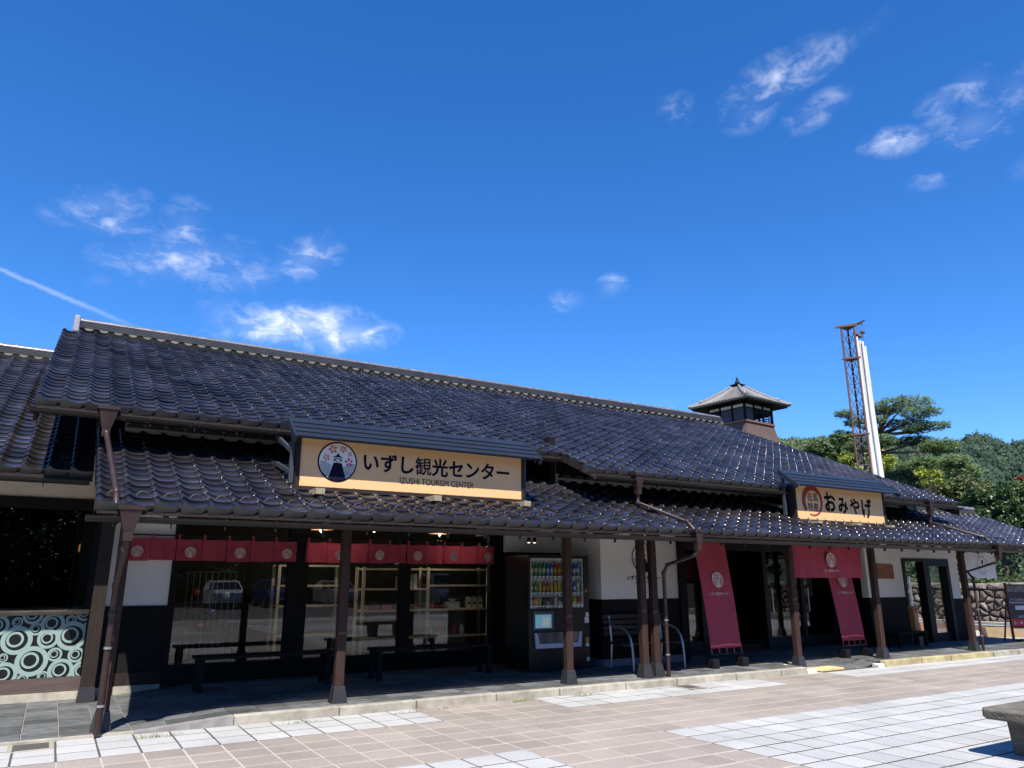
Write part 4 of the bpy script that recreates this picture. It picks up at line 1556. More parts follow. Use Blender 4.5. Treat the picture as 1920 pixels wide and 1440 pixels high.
# twin spotlamps above the machine
for k, x in enumerate((7.15, 7.27)):
    m = MB().lathe([(.018, -.04), (.032, -.01), (.030, .03), (.012, .05)], (x, 11.3, 2.22), 10)
    o = tag(m.build('spot_lamp', M_BLACK), ['bright twin spot lamp over the drinks machine, the one nearer the window', 'bright twin spot lamp over the drinks machine, the one nearer the white room'][k], 'lamp', 'twin spot lamps')
    MB().lathe([(.026, -.046), (.010, -.043)], (x, 11.3, 2.22), 10).build('bulb', mat('lamp_glow', (1, .9, .7), emit=(1, .86, .62), estr=5), o)

# ------------------------------------------------------------------ benches
def plank_bench(label, x0, x1, y0, y1, z, group='black benches along the shop window'):
    t = thing('porch_bench', label, 'bench', ((x0 + x1) / 2, (y0 + y1) / 2, FZ), group)
    n = 3
    for k in range(n):
        a, b = y0 + (y1 - y0) * k / n + .005, y0 + (y1 - y0) * (k + 1) / n - .005
        MB().box(x0, x1, a, b, z - .04, z).build('slat', M_BLACKWOOD, t, bevel=.006)
    for x in (x0 + .08, x1 - .08):
        for y in (y0 + .05, y1 - .05):
            MB().box(x - .035, x + .035, y - .03, y + .03, FZ, z - .041).build('leg', M_BLACKWOOD, t)
        MB().box(x - .03, x + .03, y0 + .081, y1 - .081, z - .12, z - .042).build('stretcher', M_BLACKWOOD, t)


plank_bench('long black bench under the window beside the white plaster panel', 1.78, 3.66, 11.02, 11.40, .55)
plank_bench('long black bench under the shelf window beside the drinks machine', 4.24, 6.25, 10.92, 11.32, .55)
plank_bench('short dark bench before the black wainscot by the doorway', 16.0, 17.15, 10.22, 10.55, .42, 'dark bench by the doorway')

t = thing('armed_bench', 'black slatted bench with curved aluminium arms behind the twin porch posts', 'bench', (8.85, 10.25, FZ))
for k in range(5):
    y = 10.06 + k * .09
    MB().box(8.16, 9.62, y, y + .07, .50, .525).build('slat', M_BLACK, t)
for k in range(4):
    z = .62 + k * .09
    MB().box(8.16, 9.62, 10.52 + k * .012, 10.545 + k * .012, z, z + .07).build('backrest_slat', M_BLACK, t)
for x in (8.30, 9.42):
    pts = [(x, 10.56, .94), (x, 10.53, .80), (x, 10.42, .77), (x, 10.25, .765), (x, 10.10, .72), (x, 10.01, .62), (x, 9.97, .48), (x, 9.955, .30), (x, 9.95, FZ)]
    MB().tube(pts, .021, 8).build('arm', M_ALU, t)
    MB().tube([(x, 10.56, .94), (x, 10.50, .52), (x, 10.54, FZ)], .019, 8).build('leg', M_ALU, t)
    MB().tube([(x, 9.97, .49), (x, 10.50, .49)], .015, 8).build('side_bar', M_ALU, t)

# ------------------------------------------------------------------ inside the shop: shelving, goods, lamps
t = thing('shelf_unit', 'pale wooden shelf unit with goods behind the shop window', 'shelf', (5.98, 13.05, .1))
SYF, SYB = 12.88, 13.28
for x in (4.72, 5.96, 7.22):
    for y in (SYF, SYB - .04):
        MB().box(x - .025, x + .025, y, y + .04, .105, 1.76).build('upright', M_SHELF, t)
for x0, x1, zs in ((4.745, 5.935, (1.74, 1.39, 1.02, .55)), (5.985, 7.195, (1.74, 1.45, 1.02, .55))):
    for z in zs:
        MB().box(x0, x1, SYF + .003, SYB - .003, z - .03, z).build('shelf', M_SHELF, t)
t = thing('shelf_unit', 'pale wooden shelf unit standing farther back behind the second window', 'shelf', (4.0, 13.9, .1))
for x in (3.45, 4.62):
    for y in (13.7, 14.1):
        MB().box(x - .025, x + .025, y, y + .04, .105, 1.80).build('upright', M_SHELF, t)
for z in (1.80, 1.45, 1.10, .6):
    MB().box(3.475, 4.595, 13.703, 14.137, z - .03, z).build('shelf', M_SHELF, t)
W1 = mat('carton_white', (.62, .62, .58), rough=.6, var=.06)
for k in range(3):
    x = 6.80 + k * .125
    o = MB().box(x, x + .085, 12.95, 13.03, 1.022, 1.19)
    o.xprism([(12.95, 1.19), (13.03, 1.19), (12.99, 1.235)], x, x + .085)
    o = tag(o.build('drink_carton', W1), ['white gable carton on the shelf, nearest the bowl of the three', 'white gable carton on the shelf, the middle one of three', 'white gable carton on the shelf, outermost of the three'][k], 'carton', 'white cartons on the shelf')
    MB().box(x + .02, x + .065, 12.945, 12.9495, 1.09, 1.13).build('wrapper', BOT(K_), o)
tag(MB().box(6.42, 6.66, 12.96, 13.14, 1.022, 1.14).build('gift_box', W1, bevel=.01), 'pale gift box under the small bowl on the shelf', 'box')
tag(MB().lathe([(.035, 0), (.05, .008), (.085, .045), (.09, .055), (.08, .05), (.04, .015)], (6.54, 13.05, 1.142), 14).build('bowl', M_VW), 'small white bowl on the pale gift box', 'bowl')
for k, (x, col) in enumerate(((6.12, R_), (6.22, T_), (6.32, R_))):
    tag(MB().lathe([(.04, 0), (.055, .02), (.055, .05), (.03, .08)], (x, 13.05, 1.022), 12).build('small_pot', BOT(col)), 'small %s pot on the shelf, %s' % (('red', 'brown', 'red')[k], ('outermost by the upright', 'between two red pots', 'next to the gift box')[k]), 'pot', 'small pots on the shelf')
for k in range(5):
    x = 6.08 + k * .16
    col = (W_, R_, G, R_, W_)[k]
    tag(MB().lathe([(.04, 0), (.045, .01), (.045, .12), (.025, .15), (.025, .18)], (x, 13.0, .552), 12).build('jar', BOT(col)), '%s jar on the bottom shelf, %s from the middle upright' % (('white', 'red', 'green', 'red', 'white')[k], ('first', 'second', 'third', 'fourth', 'fifth')[k]), 'jar', 'jars on the bottom shelf')
for k in range(4):
    x = 5.40 + k * .10
    tag(MB().box(x, x + .07, 12.96, 13.1, 1.392, 1.60 + .015 * k).build('paper_bag', W1), 'white paper bag hanging high in the shelf, %s of four' % ('first', 'second', 'third', 'fourth')[k], 'bag', 'paper bags in the shelf')
for k, (x, col) in enumerate(((4.85, T_), (5.10, R_), (5.35, K_), (5.62, T_))):
    tag(MB().box(x, x + .2, 12.95, 13.15, 1.022, 1.09 + .02 * (k % 2)).build('sweets_box', BOT(col), bevel=.006), 'flat %s sweets box on the middle shelf, %s from the outer upright' % (('brown', 'red', 'black', 'brown')[k], ('first', 'second', 'third', 'fourth')[k]), 'box', 'sweets boxes on the shelf')
# display stand behind the first window
t = thing('wire_rack', 'white wire display rack with small souvenirs behind the first window', 'rack', (2.2, 12.8, .1))
for k in range(9):
    x = 1.82 + k * .09
    MB().tube([(x, 12.8, .30), (x, 12.8, 1.66)], .004, 5).build('wire', M_STEEL, t)
for z in (.3, .75, 1.2, 1.66):
    MB().tube([(1.80, 12.8, z), (2.56, 12.8, z)], .005, 5).build('wire', M_STEEL, t)
for k, (x, z, col) in enumerate(((1.95, 1.35, R_), (2.2, 1.05, (.1, .08, .4)), (2.40, 1.30, W_), (2.05, .85, R_))):
    MB().lathe([(.02, -.05), (.06, -.02), (.06, .03), (.02, .06)], (x, 12.75, z), 10).build('souvenir', BOT(col), t)
for k, (x, y) in enumerate(((3.86, 12.75), (6.10, 12.75))):
    t = thing('pendant_lamp', ['copper dome pendant lamp above the red curtain beside the second window post', 'copper dome pendant lamp above the long red curtain near the shelf end'][k], 'lamp', (x, y, 2.37), 'copper pendant lamps')
    pr = [(.205, 0), (.20, .03), (.17, .08), (.11, .125), (.03, .145)]
    MB().lathe(pr, (x, y, 2.37), 18).build('shade', mat('copper_shade', (.30, .12, .055), rough=.4, metal=.5, var=.2), t)
    MB().tube([(x, y, 2.51), (x, y, 2.78)], .008, 6).build('cord', M_BLACK, t)
    MB().lathe([(.012, -.03), (.026, -.01), (.012, .02)], (x, y, 2.36), 10).build('bulb', MATS['lamp_glow'], t)
    li = bpy.data.lights.new('bulb_light', 'POINT')
    li.energy = 12
    li.color = (1, .88, .70)
    li.shadow_soft_size = .06
    lo = bpy.data.objects.new('bulb_light', li)
    COL.objects.link(lo)
    lo.location = (0, 0, -.12)
    lo.parent = t
for k, (x, y, z) in enumerate(((1.76, 12.5, 2.42), (2.50, 12.5, 2.44), (4.72, 12.5, 2.40))):
    o = tag(MB().lathe([(.02, -.05), (.03, -.02), (.03, .05)], (x, y, z), 10).build('spot_lamp', M_BLACK), ['small lit spot lamp over the first curtain panel end', 'small lit spot lamp over the middle of the first red curtain', 'small lit spot lamp between the two copper pendants'][k], 'lamp', 'small spot lamps behind the glass')
    MB().lathe([(.026, -.056), (.010, -.052)], (x, y, z), 10).build('bulb', MATS['lamp_glow'], o)
t = thing('wall_lantern', 'small amber lamp glowing inside the dark wing window', 'lamp', (.33, 12.6, 1.92))
MB().lathe([(.03, 0), (.05, .03), (.05, .10), (.025, .14)], (.33, 12.6, 1.92), 10).build('lantern', mat('amber_glow', (.6, .3, .08), emit=(1, .45, .10), estr=1.6), t)
MB().tube([(.33, 12.6, 2.06), (.33, 12.6, 2.9)], .006, 5).build('cord', M_BLACK, t)

# ------------------------------------------------------------------ furniture at the porch's far end and on the plaza
def standing_panel(t, p, q, z0, z1, th, m_, name='board'):
    """upright panel from plan point p to q"""
    p, q = Vector((p[0], p[1], 0)), Vector((q[0], q[1], 0))
    d_ = (q - p).normalized()
    n_ = Vector((-d_.y, d_.x, 0))
    v = []
    for z in (z0, z1):
        for c in (p, q, q + n_ * th, p + n_ * th):
            v.append((c.x, c.y, z))
    return MB().add(v, [(3, 2, 1, 0), (4, 5, 6, 7), (0, 1, 5, 4), (1, 2, 6, 5), (2, 3, 7, 6), (3, 0, 4, 7)]).build(name, m_, t)


t = thing('menu_stand', 'black easel menu board with a red arrow strip beyond the porch end', 'sign', (20.25, 9.72, .0))
PA, PB = Vector((20.02, 9.86, 0)), Vector((20.56, 9.535, 0))
DV = (PB - PA).normalized()
FN = Vector((DV.y, -DV.x, 0))
standing_panel(t, PA, PB, .44, 1.43, .03, mat('menu_black', (.016, .018, .026), rough=.5, var=.3, scale=3), 'board')
standing_panel(t, PA + FN * .004 + DV * .02, PB + FN * .004 - DV * .02, .45, .615, .003, mat('menu_red', (.42, .015, .02), rough=.5, var=.05), 'red_strip')
standing_panel(t, PA + FN * .004 + DV * .03, PB + FN * .004 - DV * .05, 1.25, 1.40, .003, mat('menu_photo', (.10, .10, .10), rough=.5, var=.8, scale=14), 'photo_print')
standing_panel(t, PA + FN * .004 + DV * .16, PB + FN * .004 - DV * .22, .83, .93, .003, mat('menu_pale', (.45, .47, .52), rough=.5, var=.2, scale=30), 'photo_print')
standing_panel(t, PA + FN * .004 + DV * .03, PB + FN * .004 - DV * .05, .985, 1.015, .003, mat('menu_strip', (.25, .28, .35), rough=.5, var=.2, scale=30), 'text_strip')
RT = (PI / 2, 0, math.atan2(DV.y, DV.x))
for body, dz, w_, c_, off in (('A Cuckoo', 1.075, .36, M_PRINTW, .25), ('←', .53, .11, M_PRINTW, .11), ('300円', .675, .19, M_PRINTW, .28)):
    c = PA + DV * off + FN * .008
    lettering('lettering', body, c_, t, (c.x, c.y, dz), width=w_, bold=.01, rot=RT)
c = PA + DV * .25 + FN * .009
m = MB().add([(c.x + DV.x * .036 * math.cos(2 * PI * k / 16), c.y + DV.y * .036 * math.cos(2 * PI * k / 16), .53 + .036 * math.sin(2 * PI * k / 16)) for k in range(16)], [tuple(range(16))])
m.build('round_mark', M_PRINTW, t)
fr = MB()
for c in (PA, PB):
    fr.beam((c.x, c.y, .0), (c.x, c.y, 1.46), .045, .045, up=(1, 0, 0))
fr.beam((PA.x, PA.y, .42), (PB.x, PB.y, .42), .03, .04)
fr.build('frame', mat('red_brown_paint', (.10, .03, .025), rough=.5), t)
for c in (PA, PB):
    r_ = c - FN * .38
    MB().beam((c.x, c.y, 1.2), (r_.x, r_.y, 0), .03, .03, up=(1, 0, 0)).build('leg', MATS['red_brown_paint'], t)
c = (PA + PB) / 2 - FN * .20
MB().box(c.x - .22, c.x + .22, c.y - .12, c.y + .12, 0, .14).build('weight', M_BLACK, t, bevel=.02)

t = thing('wooden_post_sign', 'slim wooden stand sign with white upright card beside the doorway', 'sign', (16.97, 10.42, FZ))
MB().taper(16.97, 10.42, .36, .95, .075, .06, .085, .07).build('box_post', mat('orange_pine', (.36, .15, .045), rough=.5, var=.25, scale=5, stretch=(5, 5, .5)), t, bevel=.012)
MB().box(16.94, 17.00, 10.40, 10.43, .95, 1.61).build('bar', mat('white_bar', (.80, .80, .78), rough=.6, var=.03), t)  # plain white upright standing on the wooden box
for dx in (-.05, .05):
    MB().box(16.97 + dx - .015, 16.97 + dx + .015, 10.39, 10.44, FZ, .361).build('leg', M_DARKWOOD, t)
MB().lathe([(.048, 0), (.052, .01), (.048, .016)], (16.97, 10.365, .85), 14)
m = MB()
m.add([(16.97 + .035 * math.cos(2 * PI * k / 16), 10.345, .87 + .045 * math.sin(2 * PI * k / 16)) for k in range(16)], [tuple(range(16))])
m.build('round_mark', M_BLACK, t)


def planter(label, cx, cy, L_, col):
    t = thing('planter_trough', label, 'planter', (cx, cy, 0), 'planter troughs on the pavement')
    a = RIGHT
    b = Vector((-a.y, a.x, 0))
    m = MB()
    lo, hi = [], []
    for sx, sy in ((-1, -1), (1, -1), (1, 1), (-1, 1)):
        p = Vector((cx, cy, 0)) + a * (sx * L_ * .44) + b * (sy * .15)
        q = Vector((cx, cy, .27)) + a * (sx * L_ * .5) + b * (sy * .20)
        lo.append(p)
        hi.append(q)
    v = lo + hi
    m.add(v, [(3, 2, 1, 0), (0, 1, 5, 4), (1, 2, 6, 5), (2, 3, 7, 6), (3, 0, 4, 7)])
    i_ = [Vector((cx, cy, .27)) + (q - Vector((cx, cy, .27))) * .86 for q in hi]
    m.add(hi + i_, [(k, (k + 1) % 4, 4 + (k + 1) % 4, 4 + k) for k in range(4)])
    m.build('trough', col, t)
    MB().add([p + Vector((0, 0, -.04)) for p in i_], [(0, 1, 2, 3)]).build('soil', mat('dark_soil', (.05, .035, .025), rough=1), t)


planter('reddish brown planter trough seen through the glass doorway', 23.3, 13.75, .95, mat('red_clay', (.24, .12, .085), rough=.8, var=.2))
planter('tan planter trough on the far pavement beside the menu stand', 22.9, 11.55, 1.15, mat('tan_clay', (.30, .22, .13), rough=.8, var=.2))

# stone bench in the near corner
t = thing('stone_bench', 'rough grey stone slab bench on the white paving', 'bench', (7.75, 3.85, 0))
m = MB()
pts = [(7.42, 3.60), (7.45, 3.56), (8.90, 3.54), (8.93, 3.60), (8.93, 4.00), (8.87, 4.05), (7.48, 4.06), (7.42, 4.01)]
n = len(pts)
rows = [(.325, .965), (.338, 1.0), (.402, 1.0), (.415, .985)]
cx, cy = 8.17, 3.81
v = [(cx + (x - cx) * s_ + rnd.uniform(-.006, .006), cy + (y - cy) * s_ + rnd.uniform(-.006, .006), z + rnd.uniform(-.004, .004)) for z, s_ in rows for x, y in pts]
f = [(r * n + k, r * n + (k + 1) % n, (r + 1) * n + (k + 1) % n, (r + 1) * n + k) for r in range(3) for k in range(n)]
f += [tuple(range(3 * n, 4 * n)), tuple(reversed(range(n)))]
m.add(v, f)
m.build('slab', M_GREYSTONE, t, bevel=.008)
for x in (7.84, 8.60):
    MB().taper(x, 3.81, -.01, .327, .09, .17, .115, .185).build('leg', M_GREYSTONE, t, bevel=.02)

# small weeds at the kerb joint
t = tag(MB().build('kerb_weeds', M_BLACK) if False else thing('kerb_weeds', None, None, (5, 8.9, 0), kind='stuff'), None)
m = MB()
for q in range(420):
    x = rnd.choice((1.0, 1.2, 3.9, 4.4, 5.4, 5.5, 5.6, 6.4, 6.6, 2.6)) + rnd.gauss(0, .10)
    y = 8.885 + rnd.uniform(-.02, .012)
    h = rnd.uniform(.012, .05)
    a = rnd.uniform(0, 6.28)
    dx, dy = .012 * math.cos(a), .012 * math.sin(a)
    m.add([(x - dx * .3, y - dy * .3, -.008), (x + dx * .3, y + dy * .3, -.008), (x + dx * 1.6, y + dy * 1.6 - .01, h)], [(0, 1, 2)])
m.build('weeds', mat('weed_green', (.16, .20, .05), rough=.8, var=.3, scale=20), t)

# ------------------------------------------------------------------ background: place by bearing and distance
CAMP = Vector((0, 0, EYE))


def bear(u, v, dist):
    d_ = FWD * 1388 + RIGHT * (u - 960) + UPV * (720 - v)
    return CAMP + d_ * (dist / math.hypot(d_.x, d_.y))


# stone retaining wall across the road: fitted field stones under a course of cap stones
WX = 30.25
wallt = thing('stone_retaining_wall', 'rough stone retaining wall with big cap stones across the road', 'wall', (WX + .4, 14, 0))
MB().box(WX + .13, WX + 1.6, -12, 44, -.05, 1.30).build('core', mat('wall_mortar', (.075, .065, .055), rough=1, var=.3), wallt)


def clip(pg, px, py, nx, ny):
    out = []
    for i in range(len(pg)):
        a, b = pg[i], pg[(i + 1) % len(pg)]
        da, db = (a[0] - px) * nx + (a[1] - py) * ny, (b[0] - px) * nx + (b[1] - py) * ny
        if da <= 0:
            out.append(a)
        if (da < 0 < db) or (db < 0 < da):
            s_ = da / (da - db)
            out.append((a[0] + (b[0] - a[0]) * s_, a[1] + (b[1] - a[1]) * s_))
    return out


seeds = []
y = -4.0
wr = random.Random(5)
while y < 36:
    z = .10
    while z < 1.12:
        seeds.append((y + wr.uniform(-.13, .13), z + wr.uniform(-.08, .08)))
        z += wr.uniform(.19, .30)
    y += wr.uniform(.23, .34)
stone_list = []
for i, s_ in enumerate(seeds):
    pg = [(s_[0] - .6, 0), (s_[0] + .6, 0), (s_[0] + .6, 1.16), (s_[0] - .6, 1.16)]
    for j, q in enumerate(seeds):
        if i == j or abs(q[0] - s_[0]) > 1.3:
            continue
        dx, dy = q[0] - s_[0], q[1] - s_[1]
        l_ = math.hypot(dx, dy)
        pg = clip(pg, (s_[0] + q[0]) / 2 - dx / l_ * .012, (s_[1] + q[1]) / 2 - dy / l_ * .012, dx / l_, dy / l_)
        if len(pg) < 3:
            break
    if len(pg) >= 3:
        stone_list.append((s_, pg))
y = -4.0
while y < 36:
    L_ = wr.uniform(.55, .95)
    stone_list.append(((y + L_ / 2, 1.30), [(y + .012, 1.185), (y + L_ - .012, 1.185 + wr.uniform(-.02, .02)), (y + L_ - .02, 1.42 + wr.uniform(-.03, .03)), (y + .02, 1.42 + wr.uniform(-.03, .03))]))
    y += L_
stone_list.sort(key=lambda s_: (0 if in_view((WX, s_[0][0], s_[0][1]), 0) else 1, abs(s_[0][0] - 15)))
rest = MB()
for k, (c, pg) in enumerate(stone_list):
    m = MB()
    n = len(pg)
    dep = wr.uniform(.06, .15)
    v = [(WX + .16, a, b) for a, b in pg]
    v += [(WX + .03, c[0] + (a - c[0]) * .97, c[1] + (b - c[1]) * .97) for a, b in pg]
    v += [(WX - dep * .55, c[0] + (a - c[0]) * .78 + wr.uniform(-.01, .01), c[1] + (b - c[1]) * .78 + wr.uniform(-.01, .01)) for a, b in pg]
    v += [(WX - dep, c[0] + wr.uniform(-.03, .03), c[1] + wr.uniform(-.03, .03))]
    f = [(r * n + i, r * n + (i + 1) % n, (r + 1) * n + (i + 1) % n, (r + 1) * n + i) for r in range(2) for i in range(n)]
    f += [(2 * n + i, 2 * n + (i + 1) % n, 3 * n) for i in range(n)]
    if k < 290:
        m.add(v, f)
        m.build('stone', M_STONE, wallt)
    else:
        rest.add(v, f)
tag(rest.build('stone', M_STONE, wallt), kind='stuff')
g = MB().box(WX + 1.6, WX + 60, -14, 60, -.05, 1.15)
tag(g.build('upper_terrace', mat('terrace_soil', (.075, .07, .04), rough=1, var=.4, scale=2), base=(WX + 20, 20, 0)), kind='structure')


# ------------------------------------------------------------------ foliage
def leaf_quads(mb, c, n, rad, size, rg, flat=1.0, up=.3):
    for _ in range(n):
        while True:
            d_ = Vector((rg.uniform(-1, 1), rg.uniform(-1, 1), rg.uniform(-1, 1)))
            if .15 < d_.length < 1:
                break
        p = Vector(c) + Vector((d_.x * rad[0], d_.y * rad[1], d_.z * rad[2] * flat))
        nrm = (d_.normalized() * .8 + Vector((rg.gauss(0, .6), rg.gauss(0, .6), rg.gauss(0, .6) + up))).normalized()
        a = nrm.orthogonal().normalized()
        a = (Matrix.Rotation(rg.uniform(0, 6.28), 3, nrm) @ a)
        b = nrm.cross(a)
        s_ = size * rg.uniform(.6, 1.35)
        a, b = a * s_, b * s_ * .55
        q = nrm * s_ * .18
        mb.add([p - a, p - b * .9 + q, p + a, p + b * .9 + q], [(0, 1, 2, 3)])


def leafy(name, mm, label, top, base, rx, rz, group, clumps=44, per=120, size=.11, seed=1, trunk=True, cat='tree'):
    """a broadleaf crown: clumps of leaf-sized faces over limbs; top/base are the crown's centre and the trunk's foot"""
    rg = random.Random(seed)
    t = thing(name, label, cat, tuple(base), group)
    c = Vector(top)
    m = MB()
    for k in range(clumps):
        while True:
            d_ = Vector((rg.uniform(-1, 1), rg.uniform(-1, 1), rg.uniform(-1, 1)))
            if .35 < d_.length < 1:
                break
        p = c + Vector((d_.x * rx, d_.y * rx, d_.z * rz))
        cr = rx * rg.uniform(.20, .36)
        leaf_quads(m, p, per, (cr, cr, cr * .75), size, rg)
    m.build('crown', mm, t)
    if trunk:
        b = Vector(base)
        tr = MB()
        mid = b.lerp(c, .55) + Vector((rg.uniform(-.15, .15), rg.uniform(-.15, .15), 0))
        tr.tube([b, b.lerp(mid, .5) + Vector((.06, .03, 0)), mid, c], [q * min(1, rx / 1.4) for q in (.16, .13, .10, .03)], 8)
        for k in range(6):
            a = 6.28 * k / 6 + rg.uniform(-.4, .4)
            e_ = c + Vector((math.cos(a) * rx * .7, math.sin(a) * rx * .7, rg.uniform(-.3, .5) * rz))
            tr.tube([mid, mid.lerp(e_, .5) + Vector((0, 0, .12)), e_], [q * min(1, rx / 1.4) for q in (.06, .04, .012)], 6)
        tr.build('trunk', M_BARK, t)
    return t


def leafmat(name, col, var=.4, rough=.5, trans=.28):
    return mat(name, col, rough=rough, var=var, scale=1.1, trans=trans, rand=.30, spec=.45, detail=3, col2=tuple(min(.5, q * 1.55) for q in col))


LM_DARK = leafmat('camellia_leaf', (.034, .066, .019), rough=.38)
LM_MID = leafmat('broad_leaf', (.054, .088, .024))
LM_OLIVE = leafmat('olive_leaf', (.078, .096, .030))
LM_YEL = leafmat('young_leaf', (.23, .27, .035), var=.3)
LM_RED = leafmat('autumn_leaf', (.22, .075, .03), var=.3)
LM_PINE = leafmat('pine_needle', (.066, .110, .024), var=.45, rough=.6, trans=.15)
TG = 'garden trees above the stone wall'
TZ = 1.15


def tree_at(u, v, dist, rpx, rz, mm, label, seed, clumps=44, per=120, size=.11, name='broadleaf_tree'):
    c = bear(u, v, dist)
    r = rpx * dist / 1436.0 * .76
    return leafy(name, mm, label, c, (c.x + .1, c.y, TZ), r, r * rz, TG, clumps, per, size, seed)


tree_at(1802, 942, 38.5, 62, .95, LM_OLIVE, 'olive green rounded tree rising just past the roof corner', 21, 60, 150, .10)
tree_at(1868, 962, 36.5, 66, .9, LM_DARK, 'dark glossy evergreen tree above the porch roof end', 22, 64, 150, .10)
tree_at(1935, 955, 37.5, 62, 1.0, LM_MID, 'mid green tree at the picture edge above the stone wall', 23, 60, 140, .10)
tree_at(1741, 893, 36, 26, 1.25, LM_YEL, 'slender yellow green young tree at the roof edge', 25, 16, 34, .085)
tree_at(1928, 900, 41, 18, .8, LM_RED, 'small tree with reddish autumn leaves at the picture edge', 26, 20, 70, .10)
tree_at(1700, 918, 46, 58, .7, LM_OLIVE, 'bushy olive tree below the tall pine', 27, 44, 120, .13)
tree_at(1625, 872, 58, 62, .55, LM_YEL, 'yellowish round tree behind the hose tower', 28, 40, 110, .15)
tree_at(1545, 852, 64, 52, .6, LM_MID, 'green tree nearest the clock tower behind the roof', 29, 44, 110, .16)
tree_at(1770, 925, 50, 55, .9, LM_DARK, 'deep green tree between the pine and the olive tree', 30, 44, 120, .13)
# undergrowth along the top of the stone wall
m = MB()
ug = random.Random(3)
for k in range(520):
    y = ug.uniform(4, 34)
    p = (WX + ug.uniform(.2, 2.2), y, 1.38 + ug.uniform(0, .30))
    leaf_quads(m, p, 16, (.22, .26, .20), .055, ug)
for k in range(300):
    y = ug.uniform(4, 34)
    p = (WX + ug.uniform(1.5, 4.5), y, 1.6 + ug.uniform(0, 1.3))
    leaf_quads(m, p, 20, (.40, .40, .35), .10, ug)
tag(m.build('undergrowth', LM_MID, base=(WX, 18, 1.2)), 'low green undergrowth along the top of the stone wall', 'undergrowth', kind='stuff')

# the tall pine
PD = 44.0
pine = thing('pine_tree', 'tall wind-shaped pine with flat layered pads behind the hose tower', 'tree', tuple(bear(1662, 1060, PD)))
base = bear(1662, 1060, PD)
base.z = TZ
pine.location = base
tr = MB()
path = [base] + [bear(u, v, PD) for u, v in ((1655, 960), (1648, 890), (1644, 850), (1648, 815), (1655, 790), (1668, 768))]
tr.tube(path, [.34, .30, .26, .22, .17, .13, .05], 10)
PADS = [(1690, 759, 54, 13, 0), (1655, 772, 36, 12, .5), (1728, 774, 34, 11, -.6), (1584, 777, 19, 9, .3), (1603, 792, 19, 12, .5), (1752, 799, 26, 8, -.4), (1696, 795, 38, 10, .6),
        (1720, 806, 26, 8, -.5), (1640, 790, 24, 10, -.6), (1581, 822, 24, 20, .6), (1658, 827, 22, 14, -.6), (1710, 828, 34, 11, .5), (1762, 838, 30, 17, -.7), (1605, 838, 20, 14, -.4)]
ng = random.Random(8)
nd = MB()
k_ = PD / 1436.0
for u, v, ru, rv, dd in PADS:
    c = bear(u, v, PD + dd * 1.5)
    st = path[4] if v < 812 else path[3]
    tr.tube([st, st.lerp(c, .5) + Vector((0, 0, -.10)), c - Vector((0, 0, rv * k_ * .5))], [.085, .055, .02], 6)
    n = int(ru * rv * 1.0)
    for q in range(n):
        while True:
            d_ = Vector((ng.uniform(-1, 1), ng.uniform(-1, 1), ng.uniform(-1, 1)))
            if d_.length < 1:
                break
        p = c + Vector((d_.x * ru * k_, d_.y * ru * k_, d_.z * rv * k_ * .75 + .06 * math.sin(q)))
        for s_ in range(7):
            az, up_ = ng.uniform(0, 6.28), ng.uniform(-.15, 1.1)
            dr = Vector((math.cos(az), math.sin(az), up_)).normalized()
            l_ = ng.uniform(.09, .18)
            sd = dr.orthogonal().normalized() * .017
            nd.add([p - sd, p + sd, p + dr * l_ + sd * .4, p + dr * l_ - sd * .4], [(0, 1, 2, 3)])
nd.build('crown', LM_PINE, pine)
tr.build('trunk', M_BARK, pine)

# second, lower pine at the right of the first
p2 = bear(1790, 905, 52)
pine2 = thing('pine_tree', 'lower bushy pine between the tall pine and the dark evergreen', 'tree', (p2.x, p2.y, TZ))
nd = MB()
tr = MB().tube([(p2.x, p2.y, TZ), (p2.x + .2, p2.y, p2.z * .6), (p2.x, p2.y + .2, p2.z + .8)], [.22, .17, .05], 8)
for u, v, ru, rv in ((1790, 868, 26, 14), (1765, 882, 26, 13), (1808, 888, 28, 14), (1740, 890, 24, 12), (1780, 905, 32, 14), (1735, 868, 24, 12), (1700, 880, 24, 12)):
    c = bear(u, v, 52)
    tr.tube([(p2.x, p2.y, c.z - .4), c - Vector((0, 0, .2))], [.06, .02], 6)
    for q in range(int(ru * rv * .9)):
        while True:
            d_ = Vector((ng.uniform(-1, 1), ng.uniform(-1, 1), ng.uniform(-1, 1)))
            if d_.length < 1:
                break
        p = c + Vector((d_.x * ru, d_.y * ru, d_.z * rv)) * (52 / 1436.0)
        for s_ in range(7):
            az, up_ = ng.uniform(0, 6.28), ng.uniform(-.15, 1.1)
            dr = Vector((math.cos(az), math.sin(az), up_)).normalized()
            l_ = ng.uniform(.15, .28)
            sd = dr.orthogonal().normalized() * .021
            nd.add([p - sd, p + sd, p + dr * l_ + sd * .4, p + dr * l_ - sd * .4], [(0, 1, 2, 3)])
nd.build('crown', LM_PINE, pine2)
tr.build('trunk', M_BARK, pine2)

